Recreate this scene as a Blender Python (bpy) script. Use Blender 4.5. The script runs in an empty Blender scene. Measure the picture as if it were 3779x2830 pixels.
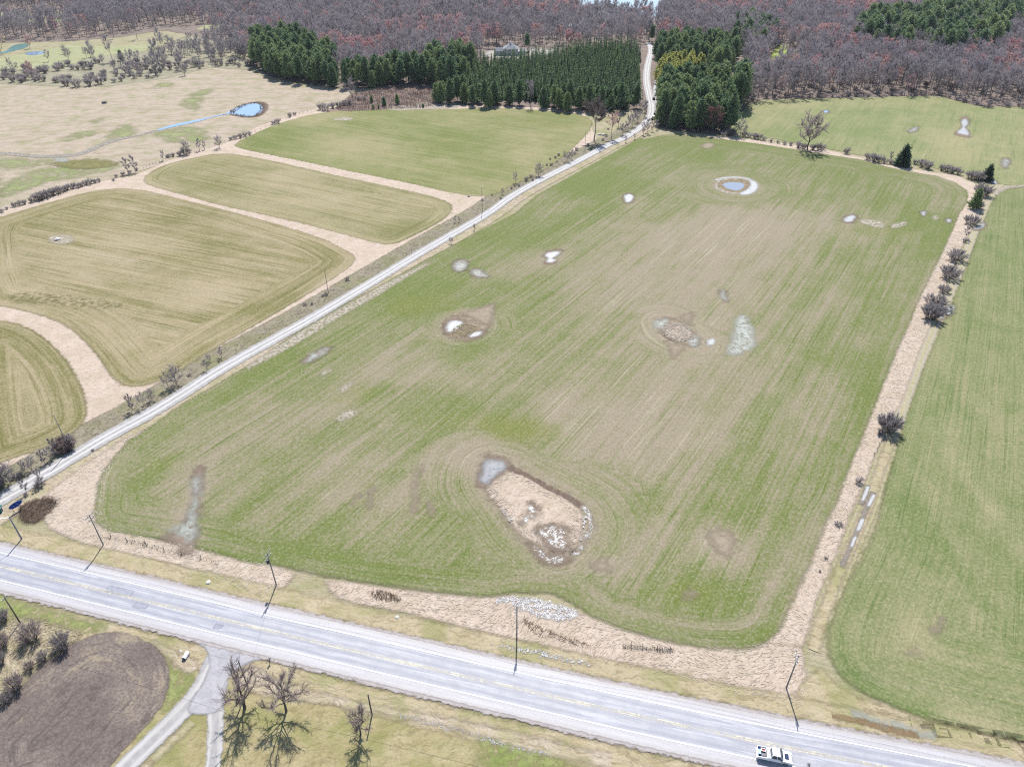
import bpy, bmesh, math, random
import numpy as np

# ---------------------------------------------------------------- camera, sky, sun, exposure
SC = bpy.context.scene
COL = SC.collection
CAM_H, FOCAL_PX, PITCH = 125.0, 2618.0, math.radians(34.7)
IMG_W, IMG_H = 3779.0, 2830.0
cam_data = bpy.data.cameras.new("camera")
cam = bpy.data.objects.new("camera", cam_data)
COL.objects.link(cam)
cam.location = (0, 0, CAM_H)
cam.rotation_euler = (math.pi / 2 - PITCH, 0, 0)
cam_data.sensor_fit = 'HORIZONTAL'
cam_data.sensor_width = 36.0
cam_data.lens = 36.0 * FOCAL_PX / IMG_W
cam_data.clip_start = 1.0
cam_data.clip_end = 9000.0
SC.camera = cam

SUN_ELEV = math.radians(53.0)
world = bpy.data.worlds.new("World")
SC.world = world
world.use_nodes = True
wn = world.node_tree
wn.nodes.clear()
sky = wn.nodes.new("ShaderNodeTexSky")
sky.sky_type = 'NISHITA'
sky.sun_disc = False
sky.sun_elevation = SUN_ELEV
sky.sun_rotation = 0.0
sky.altitude = 100
sky.air_density = 1.0
sky.dust_density = 0.6
sky.ozone_density = 1.2
bg = wn.nodes.new("ShaderNodeBackground")
bg.inputs["Strength"].default_value = 0.10
wo = wn.nodes.new("ShaderNodeOutputWorld")
wn.links.new(sky.outputs[0], bg.inputs[0])
wn.links.new(bg.outputs[0], wo.inputs[0])

sun_data = bpy.data.lights.new("sun", 'SUN')
sun_data.energy = 4.2
sun_data.angle = math.radians(0.53)
sun_data.color = (1.0, 0.965, 0.91)
sun = bpy.data.objects.new("sun", sun_data)
COL.objects.link(sun)
sun.location = (0, 300, 400)
# the sun stands ahead of the camera (+Y): shadows fall towards -Y
sun.rotation_euler = (-(math.pi / 2 - SUN_ELEV), 0, math.radians(-1.5))

vs = SC.view_settings
vs.view_transform = 'Standard'
vs.look = 'None'
vs.gamma = 1.0
vs.use_curve_mapping = False
vs.exposure = 1.1
SC.render.engine = 'CYCLES'
SC.cycles.use_denoising = False
SC.cycles.pixel_filter_type = 'BLACKMAN_HARRIS'
SC.cycles.filter_width = 1.15
SC.cycles.max_bounces = 5
SC.cycles.diffuse_bounces = 3
SC.cycles.glossy_bounces = 2
SC.cycles.transmission_bounces = 2
SC.cycles.transparent_max_bounces = 12
SC.cycles.caustics_reflective = False
SC.cycles.caustics_refractive = False

# ---------------------------------------------------------------- helpers
def G(u, v, z=0.0):
    """point of the land seen at photograph pixel (u, v), at height z"""
    du, dv = u - IMG_W / 2, IMG_H / 2 - v
    ry = FOCAL_PX * math.cos(PITCH) + dv * math.sin(PITCH)
    rz = -FOCAL_PX * math.sin(PITCH) + dv * math.cos(PITCH)
    t = (CAM_H - z) / -rz
    return (du * t, ry * t)

S_ = IMG_W / 2212.0
def GS(pts): return np.array([G(u, v) for u, v in pts])             # pixels of the full photograph
def GV(pts): return np.array([G(u * S_, v * S_) for u, v in pts])   # pixels of a 2212 wide copy

def crop(x0, y0, pts, k=2.212):
    return [(x0 + a / k, y0 + b / k) for a, b in pts]

def smooth_poly(p, n=2, closed=True):
    p = np.asarray(p, float)
    for _ in range(n):
        if closed:
            q = np.roll(p, -1, 0)
            a, b = p * .75 + q * .25, p * .25 + q * .75
            p = np.stack([a, b], 1).reshape(-1, 2)
        else:
            q = p[1:]; r = p[:-1]
            a, b = r * .75 + q * .25, r * .25 + q * .75
            p = np.concatenate([p[:1], np.stack([a, b], 1).reshape(-1, 2), p[-1:]])
    return p

def seg_dist(P, A, B):
    d = B - A
    L = (d ** 2).sum() + 1e-12
    t = np.clip(((P - A) @ d) / L, 0, 1)
    q = A + t[:, None] * d
    return np.sqrt(((P - q) ** 2).sum(1))

def line_dist(P, pts):
    r = np.full(len(P), 1e9)
    for a, b in zip(pts[:-1], pts[1:]):
        r = np.minimum(r, seg_dist(P, a, b))
    return r

def signed(P, poly):
    """signed distance to a polygon, positive inside"""
    r = np.full(len(P), 1e9)
    ins = np.zeros(len(P), bool)
    x, y = P[:, 0], P[:, 1]
    for a, b in zip(poly, np.roll(poly, -1, 0)):
        r = np.minimum(r, seg_dist(P, a, b))
        c = (a[1] > y) != (b[1] > y)
        with np.errstate(divide='ignore', invalid='ignore'):
            xi = (b[0] - a[0]) * (y - a[1]) / (b[1] - a[1]) + a[0]
        ins ^= c & (x < xi)
    return np.where(ins, r, -r)

def inside(P, poly): return signed(np.asarray(P, float), poly) > 0

def new_mesh(name, verts, faces, attrs=None, smooth=False, mats=None, fmat=None):
    """faces: list of (n,k) int arrays"""
    me = bpy.data.meshes.new(name)
    verts = np.asarray(verts, np.float32)
    me.vertices.add(len(verts))
    me.vertices.foreach_set("co", verts.ravel())
    faces = [np.asarray(f, np.int32) for f in faces if len(f)]
    tot = np.concatenate([np.full(len(f), f.shape[1], np.int32) for f in faces])
    idx = np.concatenate([f.ravel() for f in faces])
    start = np.concatenate([[0], np.cumsum(tot)[:-1]]).astype(np.int32)
    me.loops.add(len(idx))
    me.loops.foreach_set("vertex_index", idx)
    me.polygons.add(len(tot))
    me.polygons.foreach_set("loop_start", start)
    me.polygons.foreach_set("loop_total", tot)
    me.polygons.foreach_set("use_smooth", np.full(len(tot), smooth))
    if fmat is not None:
        me.polygons.foreach_set("material_index", np.asarray(fmat, np.int32))
    for k, a in (attrs or {}).items():
        at = me.attributes.new(k, 'FLOAT', 'POINT')
        at.data.foreach_set("value", np.asarray(a, np.float32))
    me.update(calc_edges=True)
    me.validate()
    for m in (mats or []):
        me.materials.append(m)
    return me

def link(name, me, parent=None, loc=None):
    o = bpy.data.objects.new(name, me)
    COL.objects.link(o)
    if parent is not None: o.parent = parent
    if loc is not None: o.location = loc
    return o

def tag(o, label=None, cat=None, group=None, kind=None):
    if label: o["label"] = label
    if cat: o["category"] = cat
    if group: o["group"] = group
    if kind: o["kind"] = kind
    return o

def thing(name, label, cat, loc=(0, 0, 0), rz=0.0, group=None):
    o = bpy.data.objects.new(name, None)
    o.empty_display_size = .5
    COL.objects.link(o)
    o.location = loc
    o.rotation_euler = (0, 0, rz)
    return tag(o, label, cat, group)

# ---------------------------------------------------------------- materials
def lin(c):
    c = c / 255.0
    return c / 12.92 if c <= .04045 else ((c + .055) / 1.055) ** 2.4

GAIN = 2.35
def C(r, g, b):
    """real base colour of a surface that the sunlit photograph shows as sRGB r,g,b"""
    return (lin(r) / GAIN, lin(g) / GAIN, lin(b) / GAIN, 1.0)

class T:
    def __init__(s, name):
        s.m = bpy.data.materials.new(name)
        s.m.use_nodes = True
        s.nt = s.m.node_tree
        s.nt.nodes.clear()
        s.out = s.nt.nodes.new("ShaderNodeOutputMaterial")
        s._pos = None
    def put(s, sock, x):
        if x is None: return
        if isinstance(x, bpy.types.NodeSocket): s.nt.links.new(x, sock)
        elif isinstance(x, (tuple, list)):
            n = len(sock.default_value)
            sock.default_value = tuple(x)[:n]
        else: sock.default_value = x
    def math(s, op, a, b=None, clamp=False):
        n = s.nt.nodes.new("ShaderNodeMath"); n.operation = op; n.use_clamp = clamp
        s.put(n.inputs[0], a); s.put(n.inputs[1], b)
        return n.outputs[0]
    def add(s, *xs):
        r = xs[0]
        for x in xs[1:]: r = s.math('ADD', r, x)
        return r
    def mul(s, a, b): return s.math('MULTIPLY', a, b)
    def cen(s, a, k): return s.math('MULTIPLY', s.math('SUBTRACT', a, .5), k)
    def mix(s, f, a, b, mode='MIX'):
        n = s.nt.nodes.new("ShaderNodeMix"); n.data_type = 'RGBA'; n.blend_type = mode
        n.clamp_factor = True
        s.put(n.inputs[0], f); s.put(n.inputs[6], a); s.put(n.inputs[7], b)
        return n.outputs[2]
    def mr(s, x, a, b, c=0.0, d=1.0, smooth=True):
        n = s.nt.nodes.new("ShaderNodeMapRange"); n.clamp = True
        n.interpolation_type = 'SMOOTHSTEP' if smooth else 'LINEAR'
        s.put(n.inputs[0], x)
        for i, q in enumerate((a, b, c, d)): s.put(n.inputs[i + 1], q)
        return n.outputs[0]
    def pos(s):
        if s._pos is None: s._pos = s.nt.nodes.new("ShaderNodeNewGeometry")
        return s._pos.outputs["Position"]
    def island(s):
        s.pos()
        return s._pos.outputs["Random Per Island"]
    def sep(s, v):
        n = s.nt.nodes.new("ShaderNodeSeparateXYZ"); s.put(n.inputs[0], v)
        return n.outputs
    def comb(s, x, y, z):
        n = s.nt.nodes.new("ShaderNodeCombineXYZ")
        for i, q in enumerate((x, y, z)): s.put(n.inputs[i], q)
        return n.outputs[0]
    def vmul(s, v, k):
        n = s.nt.nodes.new("ShaderNodeVectorMath"); n.operation = 'MULTIPLY'
        s.put(n.inputs[0], v); n.inputs[1].default_value = k if isinstance(k, tuple) else (k, k, k)
        return n.outputs[0]
    def vadd(s, a, b):
        n = s.nt.nodes.new("ShaderNodeVectorMath"); n.operation = 'ADD'
        s.put(n.inputs[0], a); s.put(n.inputs[1], b)
        return n.outputs[0]
    def noise(s, v=None, scale=1.0, detail=2.0, rough=.55, dist=0.0, color=False):
        n = s.nt.nodes.new("ShaderNodeTexNoise")
        s.put(n.inputs["Vector"], v if v is not None else s.pos())
        n.inputs["Scale"].default_value = scale
        n.inputs["Detail"].default_value = detail
        n.inputs["Roughness"].default_value = rough
        n.inputs["Distortion"].default_value = dist
        return n.outputs["Color" if color else 0]
    def attr(s, name):
        n = s.nt.nodes.new("ShaderNodeAttribute"); n.attribute_name = name
        return n.outputs["Fac"]
    def rand(s):
        n = s.nt.nodes.new("ShaderNodeObjectInfo")
        return n.outputs["Random"]
    def bump(s, h, strength=.3, dist=.1):
        n = s.nt.nodes.new("ShaderNodeBump")
        n.inputs["Strength"].default_value = strength
        n.inputs["Distance"].default_value = dist
        s.put(n.inputs["Height"], h)
        return n.outputs[0]
    def edge(s, amp=1.0, scale=.6, soft=.35):
        """ragged border: how much of the sheet is there, from its signed distance to its outline"""
        d = s.attr("sd")
        n = s.noise(s.pos(), scale, 4, .65)
        return s.mr(s.add(d, s.cen(n, amp * 2)), -soft, soft)
    def done(s, col, rough=.9, spec=.2, normal=None, alpha=None, metal=None, trans=None, emit=None):
        b = s.nt.nodes.new("ShaderNodeBsdfPrincipled")
        s.put(b.inputs["Base Color"], col)
        s.put(b.inputs["Roughness"], rough)
        s.put(b.inputs["Specular IOR Level"], spec)
        if normal is not None: s.put(b.inputs["Normal"], normal)
        if alpha is not None: s.put(b.inputs["Alpha"], alpha)
        if metal is not None: s.put(b.inputs["Metallic"], metal)
        sh = b.outputs[0]
        if trans is not None:
            t = s.nt.nodes.new("ShaderNodeBsdfTranslucent")
            s.put(t.inputs[0], trans[1])
            mx = s.nt.nodes.new("ShaderNodeMixShader")
            mx.inputs[0].default_value = trans[0]
            s.nt.links.new(sh, mx.inputs[1]); s.nt.links.new(t.outputs[0], mx.inputs[2])
            sh = mx.outputs[0]
        s.nt.links.new(sh, s.out.inputs[0])
        return s.m

def plain(name, col, rough=.7, spec=.3, metal=None, vary=.0):
    t = T(name)
    c = col
    if vary:
        n = t.noise(t.pos(), 3.0, 3)
        c = t.mix(t.mr(n, .3, .7), tuple(x * (1 - vary) for x in col[:3]) + (1,), tuple(min(1, x * (1 + vary)) for x in col[:3]) + (1,))
    return t.done(c, rough, spec, metal=metal)

# ---------------------------------------------------------------- sheets of land
def sheet(name, poly, z, step, mat, fields=None, margin=1.0, kind="structure", height=None):
    poly = np.asarray(poly, float)
    lo, hi = poly.min(0) - margin - step, poly.max(0) + margin + step
    nx, ny = int((hi[0] - lo[0]) / step) + 2, int((hi[1] - lo[1]) / step) + 2
    X, Y = np.meshgrid(lo[0] + np.arange(nx) * step, lo[1] + np.arange(ny) * step)
    P = np.stack([X.ravel(), Y.ravel()], 1)
    sd = signed(P, poly)
    I = np.arange(nx * ny).reshape(ny, nx)
    quads = np.stack([I[:-1, :-1], I[:-1, 1:], I[1:, 1:], I[1:, :-1]], -1).reshape(-1, 4)
    keep = sd[quads].max(1) > -margin
    quads = quads[keep]
    used = np.unique(quads)
    remap = np.full(nx * ny, -1); remap[used] = np.arange(len(used))
    quads = remap[quads]
    P, sd = P[used], sd[used]
    at = {"sd": sd}
    if fields: at.update(fields(P, sd))
    zz = np.full(len(P), z)
    if height is not None: zz = zz + height(P, sd)
    me = new_mesh(name, np.column_stack([P, zz]), [quads], at, smooth=height is not None, mats=[mat])
    o = link(name, me)
    o["kind"] = kind
    return o

def resample(pts, step):
    pts = np.asarray(pts, float)
    d = np.concatenate([[0], np.cumsum(np.sqrt((np.diff(pts, axis=0) ** 2).sum(1)))])
    n = max(2, int(d[-1] / step) + 1)
    s = np.linspace(0, d[-1], n)
    return np.column_stack([np.interp(s, d, pts[:, 0]), np.interp(s, d, pts[:, 1])]), s

def strip(name, line, half, z, mat, step=2.0, margin=.6, off=0.0, ncross=4, kind="structure", crown=0.0, smooth=2, ends=False):
    """ribbon along a line; attributes: across (m from its axis), along (m), sd (m inside its border)"""
    line = smooth_poly(line, smooth, closed=False) if smooth else np.asarray(line, float)
    P, s = resample(line, step)
    t = np.gradient(P, axis=0); t /= np.linalg.norm(t, axis=1)[:, None]
    nrm = np.column_stack([-t[:, 1], t[:, 0]])
    hw = np.full(len(P), half) if np.isscalar(half) else np.interp(s, np.linspace(0, s[-1], len(half)), half)
    ks = np.linspace(-1, 1, ncross + 1)
    V, A, L, D = [], [], [], []
    for k in ks:
        a = k * (hw + margin)
        q = P + nrm * (a + off)[:, None]
        V.append(np.column_stack([q, z + crown * (1 - (a / (hw + margin)) ** 2)])); A.append(a + off); L.append(s); D.append(np.minimum(hw - np.abs(a), np.minimum(s, s[-1] - s) * .5) if ends else hw - np.abs(a))
    n = len(P)
    V = np.concatenate(V); A = np.concatenate(A); L = np.concatenate(L); D = np.concatenate(D)
    I = np.arange(len(V)).reshape(len(ks), n)
    q = np.stack([I[:-1, :-1], I[:-1, 1:], I[1:, 1:], I[1:, :-1]], -1).reshape(-1, 4)[:, ::-1]
    me = new_mesh(name, V, [q], {"across": A, "along": L, "sd": D}, mats=[mat])
    o = link(name, me)
    if kind: o["kind"] = kind
    return o

def blob_field(blobs):
    """soft patches of crop density, given by where they lie: (x, y, rx, ry, amount) on the 2212 px copy"""
    B = []
    for x, y, rx, ry, a in blobs:
        c = np.array(G(x * S_, y * S_)); ex = np.array(G((x + rx) * S_, y * S_)) - c
        up = np.array(G(x * S_, (y - ry) * S_)) - c
        B.append((c, np.linalg.norm(ex), np.linalg.norm(up), a))
    def f(P):
        r = np.zeros(len(P))
        for c, rx, ry, a in B:
            d = P - c
            r += 1.25 * a * np.exp(-((d[:, 0] / rx) ** 2 + (d[:, 1] / ry) ** 2))
        return r
    return f
# ---------------------------------------------------------------- land: materials
def crop_mat(name, tan, green, yel, pale, k=(.30, 1.3, 4.0), amp=(.5, .45, .35, .5, .6), edge=1.0, palek=.55, lowf=.016, gain=2.6):
    t = T(name)
    p = t.pos()
    x, y, _ = t.sep(p)
    row = t.attr("row"); g = t.attr("green"); ye = t.attr("yel")
    wob = t.cen(t.noise(p, .05, 2), .8)
    row = t.add(row, wob)
    amp = [q * gain for q in amp]
    def st(kr, kx, det): return t.noise(t.comb(t.mul(row, kr), t.mul(x, kx), t.mul(y, kx)), 1.0, det, .6)
    s1, s2, s3 = st(k[0], .010, 3), st(k[1], .016, 3), st(k[2], .035, 2)
    big = t.noise(p, lowf, 4, .6)
    grain = t.noise(p, 1.0, 5, .8)
    mid = t.noise(p, .10, 4, .65)
    f = t.add(g, t.cen(s1, amp[0]), t.cen(s2, amp[1]), t.cen(s3, amp[2]), t.cen(big, amp[3] * .5), t.cen(grain, amp[4]), t.cen(mid, .8))
    c = t.mix(t.mr(f, -.15, 1.15), tan, green)
    c = t.mix(t.mul(t.mr(t.add(ye, t.cen(big, .8), t.cen(mid, .8)), .1, .9), .6), c, yel)
    # rows sown thin, wheel marks
    pl = t.mul(t.mr(t.add(s2, t.cen(grain, .5)), .53, .70), palek)
    pl = t.mul(pl, t.mr(f, 1.1, .1))
    c = t.mix(pl, c, pale)
    dkc = tuple(q * .5 for q in green[:3]) + (1,)
    c = t.mix(t.mul(t.mr(t.add(s3, t.cen(s2, .5)), .55, .75), .30), c, dkc)
    fl = t.noise(p, 1.7, 5, .9)
    c = t.mix(t.mr(fl, .50, .64, 0, .50), c, pale)
    c = t.mix(t.mr(fl, .50, .36, 0, .36), c, dkc)
    h = t.add(grain, t.mul(s3, .5))
    return t.done(c, .95, .08, t.bump(h, .35, .25), t.edge(edge, .5, .8) if edge else None)

def dry_mat(name, a, b, dark, green, gk=.35, streak=(.05, .9), ang=0.0, edge=1.0, dens=.5, fine=1.0):
    """dead grass: pale straw with dark gaps combed one way, and green coming through"""
    t = T(name)
    p = t.pos()
    n0 = t.noise(p, .10, 3, .6, color=True)
    q = t.vadd(p, t.vmul(n0, 9.0))
    ca, sa = math.cos(ang), math.sin(ang)
    x, y, _ = t.sep(q)
    u = t.add(t.mul(x, ca), t.mul(y, sa)); v = t.add(t.mul(x, -sa), t.mul(y, ca))
    s = t.noise(t.comb(t.mul(u, streak[0] * 4 * fine), t.mul(v, streak[1] * 1.7 * fine), 0), 1.0, 4, .65)
    g = t.noise(p, .09, 4, .65)
    fl = t.noise(p, 1.6 * fine, 4, .75)
    c = t.mix(t.mr(t.noise(p, .22, 3, .6), .3, .7), a, b)
    c = t.mix(t.mr(s, .52, .36, 0, dens), c, dark)
    c = t.mix(t.mr(fl, .49, .33, 0, dens), c, dark)
    c = t.mix(t.mr(fl, .55, .72, 0, .5), c, tuple(min(.8, q * 1.25) for q in a[:3]) + (1,))
    c = t.mix(t.mul(t.mr(t.add(g, t.cen(fl, .5)), .46, .66), gk), c, green)
    return t.done(c, .95, .1, t.bump(t.add(s, fl), .6, .3), t.edge(edge, .5, .7) if edge else None)

def patch_mat(name, a, b, edge=1.2, scale=.5, hole=0.0, rough=.95, spec=.1):
    t = T(name)
    p = t.pos()
    n = t.noise(p, scale, 5, .7)
    c = t.mix(t.mr(n, .35, .65), a, b)
    al = t.edge(edge, scale, edge * .6)
    if hole:
        al = t.mul(al, t.mr(t.noise(p, scale * 1.7, 5, .75), hole - .13, hole + .13))
    fl = t.noise(p, 2.4, 3, .8)
    c = t.mix(t.mr(fl, .48, .3, 0, .45), c, tuple(q * .55 for q in b[:3]) + (1,))
    return t.done(c, rough, spec, t.bump(fl, .4, .2), al)

def water_mat(name, deep, rough=.12, wave=.25, edge=.7, clump=None, holes=.0, scale=1.2, bd=None):
    """shallow standing water, broken by stalks where the photograph shows them"""
    t = T(name)
    p = t.pos()
    n = t.noise(p, 1.1, 4, .7)
    al = t.edge(edge, .8, .35)
    if holes:
        al = t.mul(al, t.mr(t.noise(p, scale, 4, .75), holes - .05, holes + .05))
    c = deep
    if clump: c = t.mix(t.mr(t.noise(p, .5, 4, .7), .45, .65), deep, clump)
    return t.done(c, rough, .5, t.bump(n, wave, bd or (.35 if wave > .8 else .05)), al)

TAN, STRAW = C(190, 176, 158), C(222, 208, 186)
M_ground = dry_mat("verge_grass", C(205, 192, 165), C(188, 180, 142), C(140, 128, 98), C(150, 160, 95), .6, edge=0, dens=.4)
M_floor = patch_mat("leaf_litter", C(168, 152, 140), C(140, 125, 117), edge=5, scale=.12)
M_scrubfloor = patch_mat("scrub_floor", C(190, 184, 158), C(165, 158, 132), edge=5, scale=.12)
M_pasture = dry_mat("pasture_grass", C(216, 198, 180), C(202, 186, 164), C(170, 156, 130), C(162, 164, 112), .55, (.02, .16), .15, edge=3, dens=.5, fine=.7)
M_green_meadow = dry_mat("green_meadow", C(200, 198, 158), C(186, 186, 142), C(160, 160, 116), C(164, 176, 112), .6, (.02, .16), .15, edge=4, dens=.35, fine=.5)
M_hay_far = crop_mat("hay_far", C(186, 176, 134), C(130, 142, 76), C(146, 152, 82), C(198, 188, 154), (.10, .4, 1.4), (.3, .35, .2, .8, .5), 2.0, .5)
M_hay_mid = crop_mat("hay_middle", C(194, 180, 144), C(136, 136, 82), C(154, 152, 84), C(212, 198, 172), (.18, .7, 2.0), (.4, .7, .4, .6, .4), 1.5, .75)
M_hay_near = crop_mat("hay_near", C(196, 180, 146), C(136, 132, 78), C(150, 148, 80), C(220, 204, 180), (.2, .7, 2.2), (.5, .75, .4, .6, .5), 1.2, .85)
M_wheat = crop_mat("winter_wheat", C(178, 164, 142), C(126, 140, 74), C(142, 146, 74), C(210, 196, 174), (.16, .75, 2.6), (.50, .60, .50, 1.0, .7), 1.0, .7)
M_wheat_right = crop_mat("winter_wheat_right", C(182, 174, 136), C(118, 138, 78), C(146, 156, 88), C(206, 198, 160), (.2, .8, 2.6), (.25, .3, .32, .5, .55), 1.0, .45)
M_far_right = crop_mat("meadow_far_right", C(188, 180, 136), C(132, 150, 92), C(156, 164, 98), C(204, 194, 162), (.1, .35, 1.2), (.3, .3, .15, .9, .5), 2.0, .45)
M_reed = dry_mat("dead_reeds", C(240, 221, 203), C(226, 206, 186), C(172, 148, 126), C(180, 170, 120), .2, (.12, .8), .6, edge=1.0, dens=.45, fine=1.3)
M_verge_tan = dry_mat("tan_verge", C(224, 208, 186), C(206, 190, 160), C(150, 132, 106), C(172, 174, 108), .45, (.05, .8), -.25, edge=1.0, dens=.5)
M_verge_grey = dry_mat("grey_verge", C(184, 174, 152), C(168, 158, 136), C(112, 104, 88), C(150, 154, 96), .5, (.05, .8), 1.0, edge=1.2, dens=.6)
M_verge_green = dry_mat("green_verge", C(218, 202, 170), C(204, 188, 152), C(152, 136, 106), C(160, 164, 100), .55, (.05, .6), -.25, edge=1.2, dens=.5)
M_lawn = dry_mat("lawn_grass", C(206, 192, 152), C(190, 176, 132), C(142, 130, 92), C(160, 162, 100), .75, (.1, .5), .4, edge=1.0, dens=.5)
M_lush = patch_mat("lush_grass", C(154, 168, 98), C(176, 178, 120), edge=2.5, scale=.3, hole=.44)
M_lush_far = patch_mat("lush_grass_far", C(164, 174, 116), C(180, 182, 134), edge=7, scale=.06, hole=.47)
M_bare = patch_mat("bare_soil", C(192, 176, 154), C(178, 162, 142), edge=2.8, scale=.4, hole=.36)
M_pale = patch_mat("pale_crust", C(226, 216, 200), C(204, 190, 170), edge=1.6, scale=.6, hole=.46)
M_darksoil = patch_mat("wet_brown_soil", C(190, 172, 150), C(160, 142, 122), edge=2.6, scale=.5, hole=.38)
M_brown = patch_mat("brown_dead_growth", C(162, 140, 124), C(132, 112, 102), edge=2.0, scale=.9)
M_marsh = dry_mat("cattail_marsh", C(186, 164, 150), C(168, 146, 138), C(120, 98, 96), C(176, 160, 120), .2, (.1, .5), .3, edge=3, dens=.7, fine=.6)
M_silt_sky = patch_mat("silt_and_sky", C(210, 211, 214), C(184, 184, 182), edge=1.6, scale=.7, rough=.5, spec=.4)  # silt on banks; on puddles the bright sky's reflection painted as colour
M_rut_sky = patch_mat("rut_sky_reflection", C(214, 214, 216), C(190, 190, 188), edge=.35, scale=1.0, rough=.5, spec=.4)  # whiteness of the sky mirrored in rut puddles, painted as colour
M_siltgreen_sky = patch_mat("grey_silt_and_sky", C(206, 210, 206), C(172, 174, 156), edge=3.0, scale=.28, hole=.44, rough=.6, spec=.3)  # silt in places; on puddles the reflected sky is painted into this grey
M_rut = patch_mat("wet_rut", C(176, 166, 154), C(156, 146, 136), edge=.5, scale=.9, hole=.38)
M_rust = patch_mat("rusty_ditch", C(172, 148, 116), C(156, 130, 96), edge=.8, scale=.9, hole=.42)
M_water = water_mat("pond_water", C(70, 80, 88), .16, .5, .5, None, 0)
M_water_stalk = water_mat("pond_water_with_stalks", C(130, 130, 132), .3, .8, 1.4, None, .50, 1.4, .28)
M_water_far = water_mat("pond_water_far", C(150, 180, 212), .05, .12, .8)  # pale blue includes the reflected sky, put into the base colour
M_water_teal = water_mat("teal_pond_water", C(78, 130, 118), .35, .2, 2.0)
M_lake = water_mat("lake_water", C(110, 140, 160), .2, .3, 4.0)

def plowed_mat():
    t = T("plowed_soil")
    p = t.pos(); x, y, _ = t.sep(p); row = t.add(t.attr("row"), t.cen(t.noise(p, .3, 2), .6))
    s = t.noise(t.comb(t.mul(row, .9), t.mul(x, .16), t.mul(y, .16)), 1, 4, .7)
    clod = t.noise(p, 2.0, 5, .75)
    big = t.noise(p, .08, 4, .6)
    c = t.mix(t.mr(big, .4, .66), C(150, 137, 131), C(174, 160, 150))
    c = t.mix(t.mr(clod, .36, .66), t.mix(.55, c, C(98, 86, 80)), c)
    c = t.mix(t.mr(t.add(s, t.cen(big, .8), t.cen(clod, .3)), .56, .78, 0, .6), c, C(198, 182, 152))
    c = t.mix(t.mr(s, .46, .34, 0, .55), c, C(100, 90, 86))
    return t.done(c, .98, .05, t.bump(t.add(clod, s), .6, .3), t.edge(.8))
M_plow = plowed_mat()

def asphalt_mat():
    t = T("worn_asphalt")
    p = t.pos(); a = t.attr("across"); l = t.attr("along")
    w = t.add(a, t.cen(t.noise(p, .15, 2), .5))
    ab = t.math('ABSOLUTE', w)
    tr = t.math('ABSOLUTE', t.math('SUBTRACT', ab, 1.62))
    wheel = t.mr(t.math('ABSOLUTE', t.math('SUBTRACT', tr, .78)), .10, .55, 1, 0)
    n1 = t.noise(t.comb(t.mul(a, 1.4), t.mul(l, .05), 0), 1, 4, .65)
    n2 = t.noise(p, .35, 4, .65); gr = t.noise(p, 4.0, 3, .8)
    c = t.mix(t.mr(n2, .35, .65), C(190, 191, 201), C(205, 205, 212))
    c = t.mix(t.mul(wheel, t.mr(n1, .3, .6, .25, .85)), c, C(168, 170, 184))
    c = t.mix(t.mr(n1, .50, .64, 0, .8), c, C(224, 224, 232))
    c = t.mix(t.mr(ab, 3.25, 3.7), c, t.mix(t.mr(n1, .4, .65), C(222, 219, 222), C(210, 206, 208)))
    c = t.mix(t.mr(ab, 4.6, 5.1, 0, .6), c, C(202, 194, 190))
    c = t.mix(t.mr(gr, .50, .7, 0, .4), c, C(172, 170, 172))
    cr = t.noise(t.comb(t.mul(a, .5), t.mul(l, .5), 7), 1, 5, .8)
    c = t.mix(t.mr(t.math('ABSOLUTE', t.math('SUBTRACT', cr, .5)), .012, 0, 0, .45), c, C(150, 150, 160))
    return t.done(c, .62, .35, t.bump(gr, .15, .03), t.edge(.35, .9, .2))
M_asphalt = asphalt_mat()

def paint_mat(name, col, hole):
    t = T(name); p = t.pos(); l = t.attr("along"); a = t.attr("across")
    n = t.add(t.mul(t.noise(p, 1.4, 4, .75), .6), t.mul(t.noise(t.comb(t.mul(l, .12), a, 0), 1, 2), .4))
    al = t.mr(n, hole - .10, hole + .10, .12, 1)
    return t.done(col, .6, .3, None, t.mul(al, t.edge(.04, 2, .06)))
M_white = paint_mat("worn_white_paint", C(252, 252, 252), .30)
M_yellow = paint_mat("worn_yellow_paint", C(244, 236, 214), .50)

def gravel_mat(name, base, light, dark, tracks, edge=.7, half=2.4):
    t = T(name); p = t.pos(); a = t.attr("across"); l = t.attr("along")
    n = t.noise(p, .8, 5, .75); w = t.add(a, t.cen(t.noise(p, .12, 2), .6))
    ab = t.math('ABSOLUTE', w)
    s = t.noise(t.comb(t.mul(a, 2.0), t.mul(l, .08), 0), 1, 3, .6)
    c = t.mix(t.mr(n, .35, .65), base, dark)
    wh = t.mr(t.math('ABSOLUTE', t.math('SUBTRACT', ab, tracks)), .2, .75, 1, 0)
    c = t.mix(t.mul(wh, t.mr(s, .3, .6, .4, 1)), c, light)
    c = t.mix(t.mr(s, .6, .75, 0, .4), c, light)
    return t.done(c, .85, .2, t.bump(n, .3, .06), t.edge(edge, .7, .3))
M_lane = gravel_mat("lane_gravel", C(206, 203, 202), C(238, 236, 234), C(184, 180, 176), .95)
M_drive = gravel_mat("driveway_gravel", C(202, 199, 198), C(222, 218, 214), C(184, 180, 178), 1.1)
M_shoulder = gravel_mat("shoulder_gravel", C(208, 200, 198), C(222, 216, 214), C(190, 178, 172), 0, 1.0)
M_track = gravel_mat("track_soil", C(206, 192, 164), C(196, 184, 166), C(180, 176, 120), .9, 1.0)

# ---------------------------------------------------------------- land: shapes
def rowdir(a, b):
    a, b = np.array(G(*a)), np.array(G(*b))
    d = (b - a) / np.linalg.norm(b - a)
    n = np.array([-d[1], d[0]])
    return lambda P: P @ n

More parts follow.
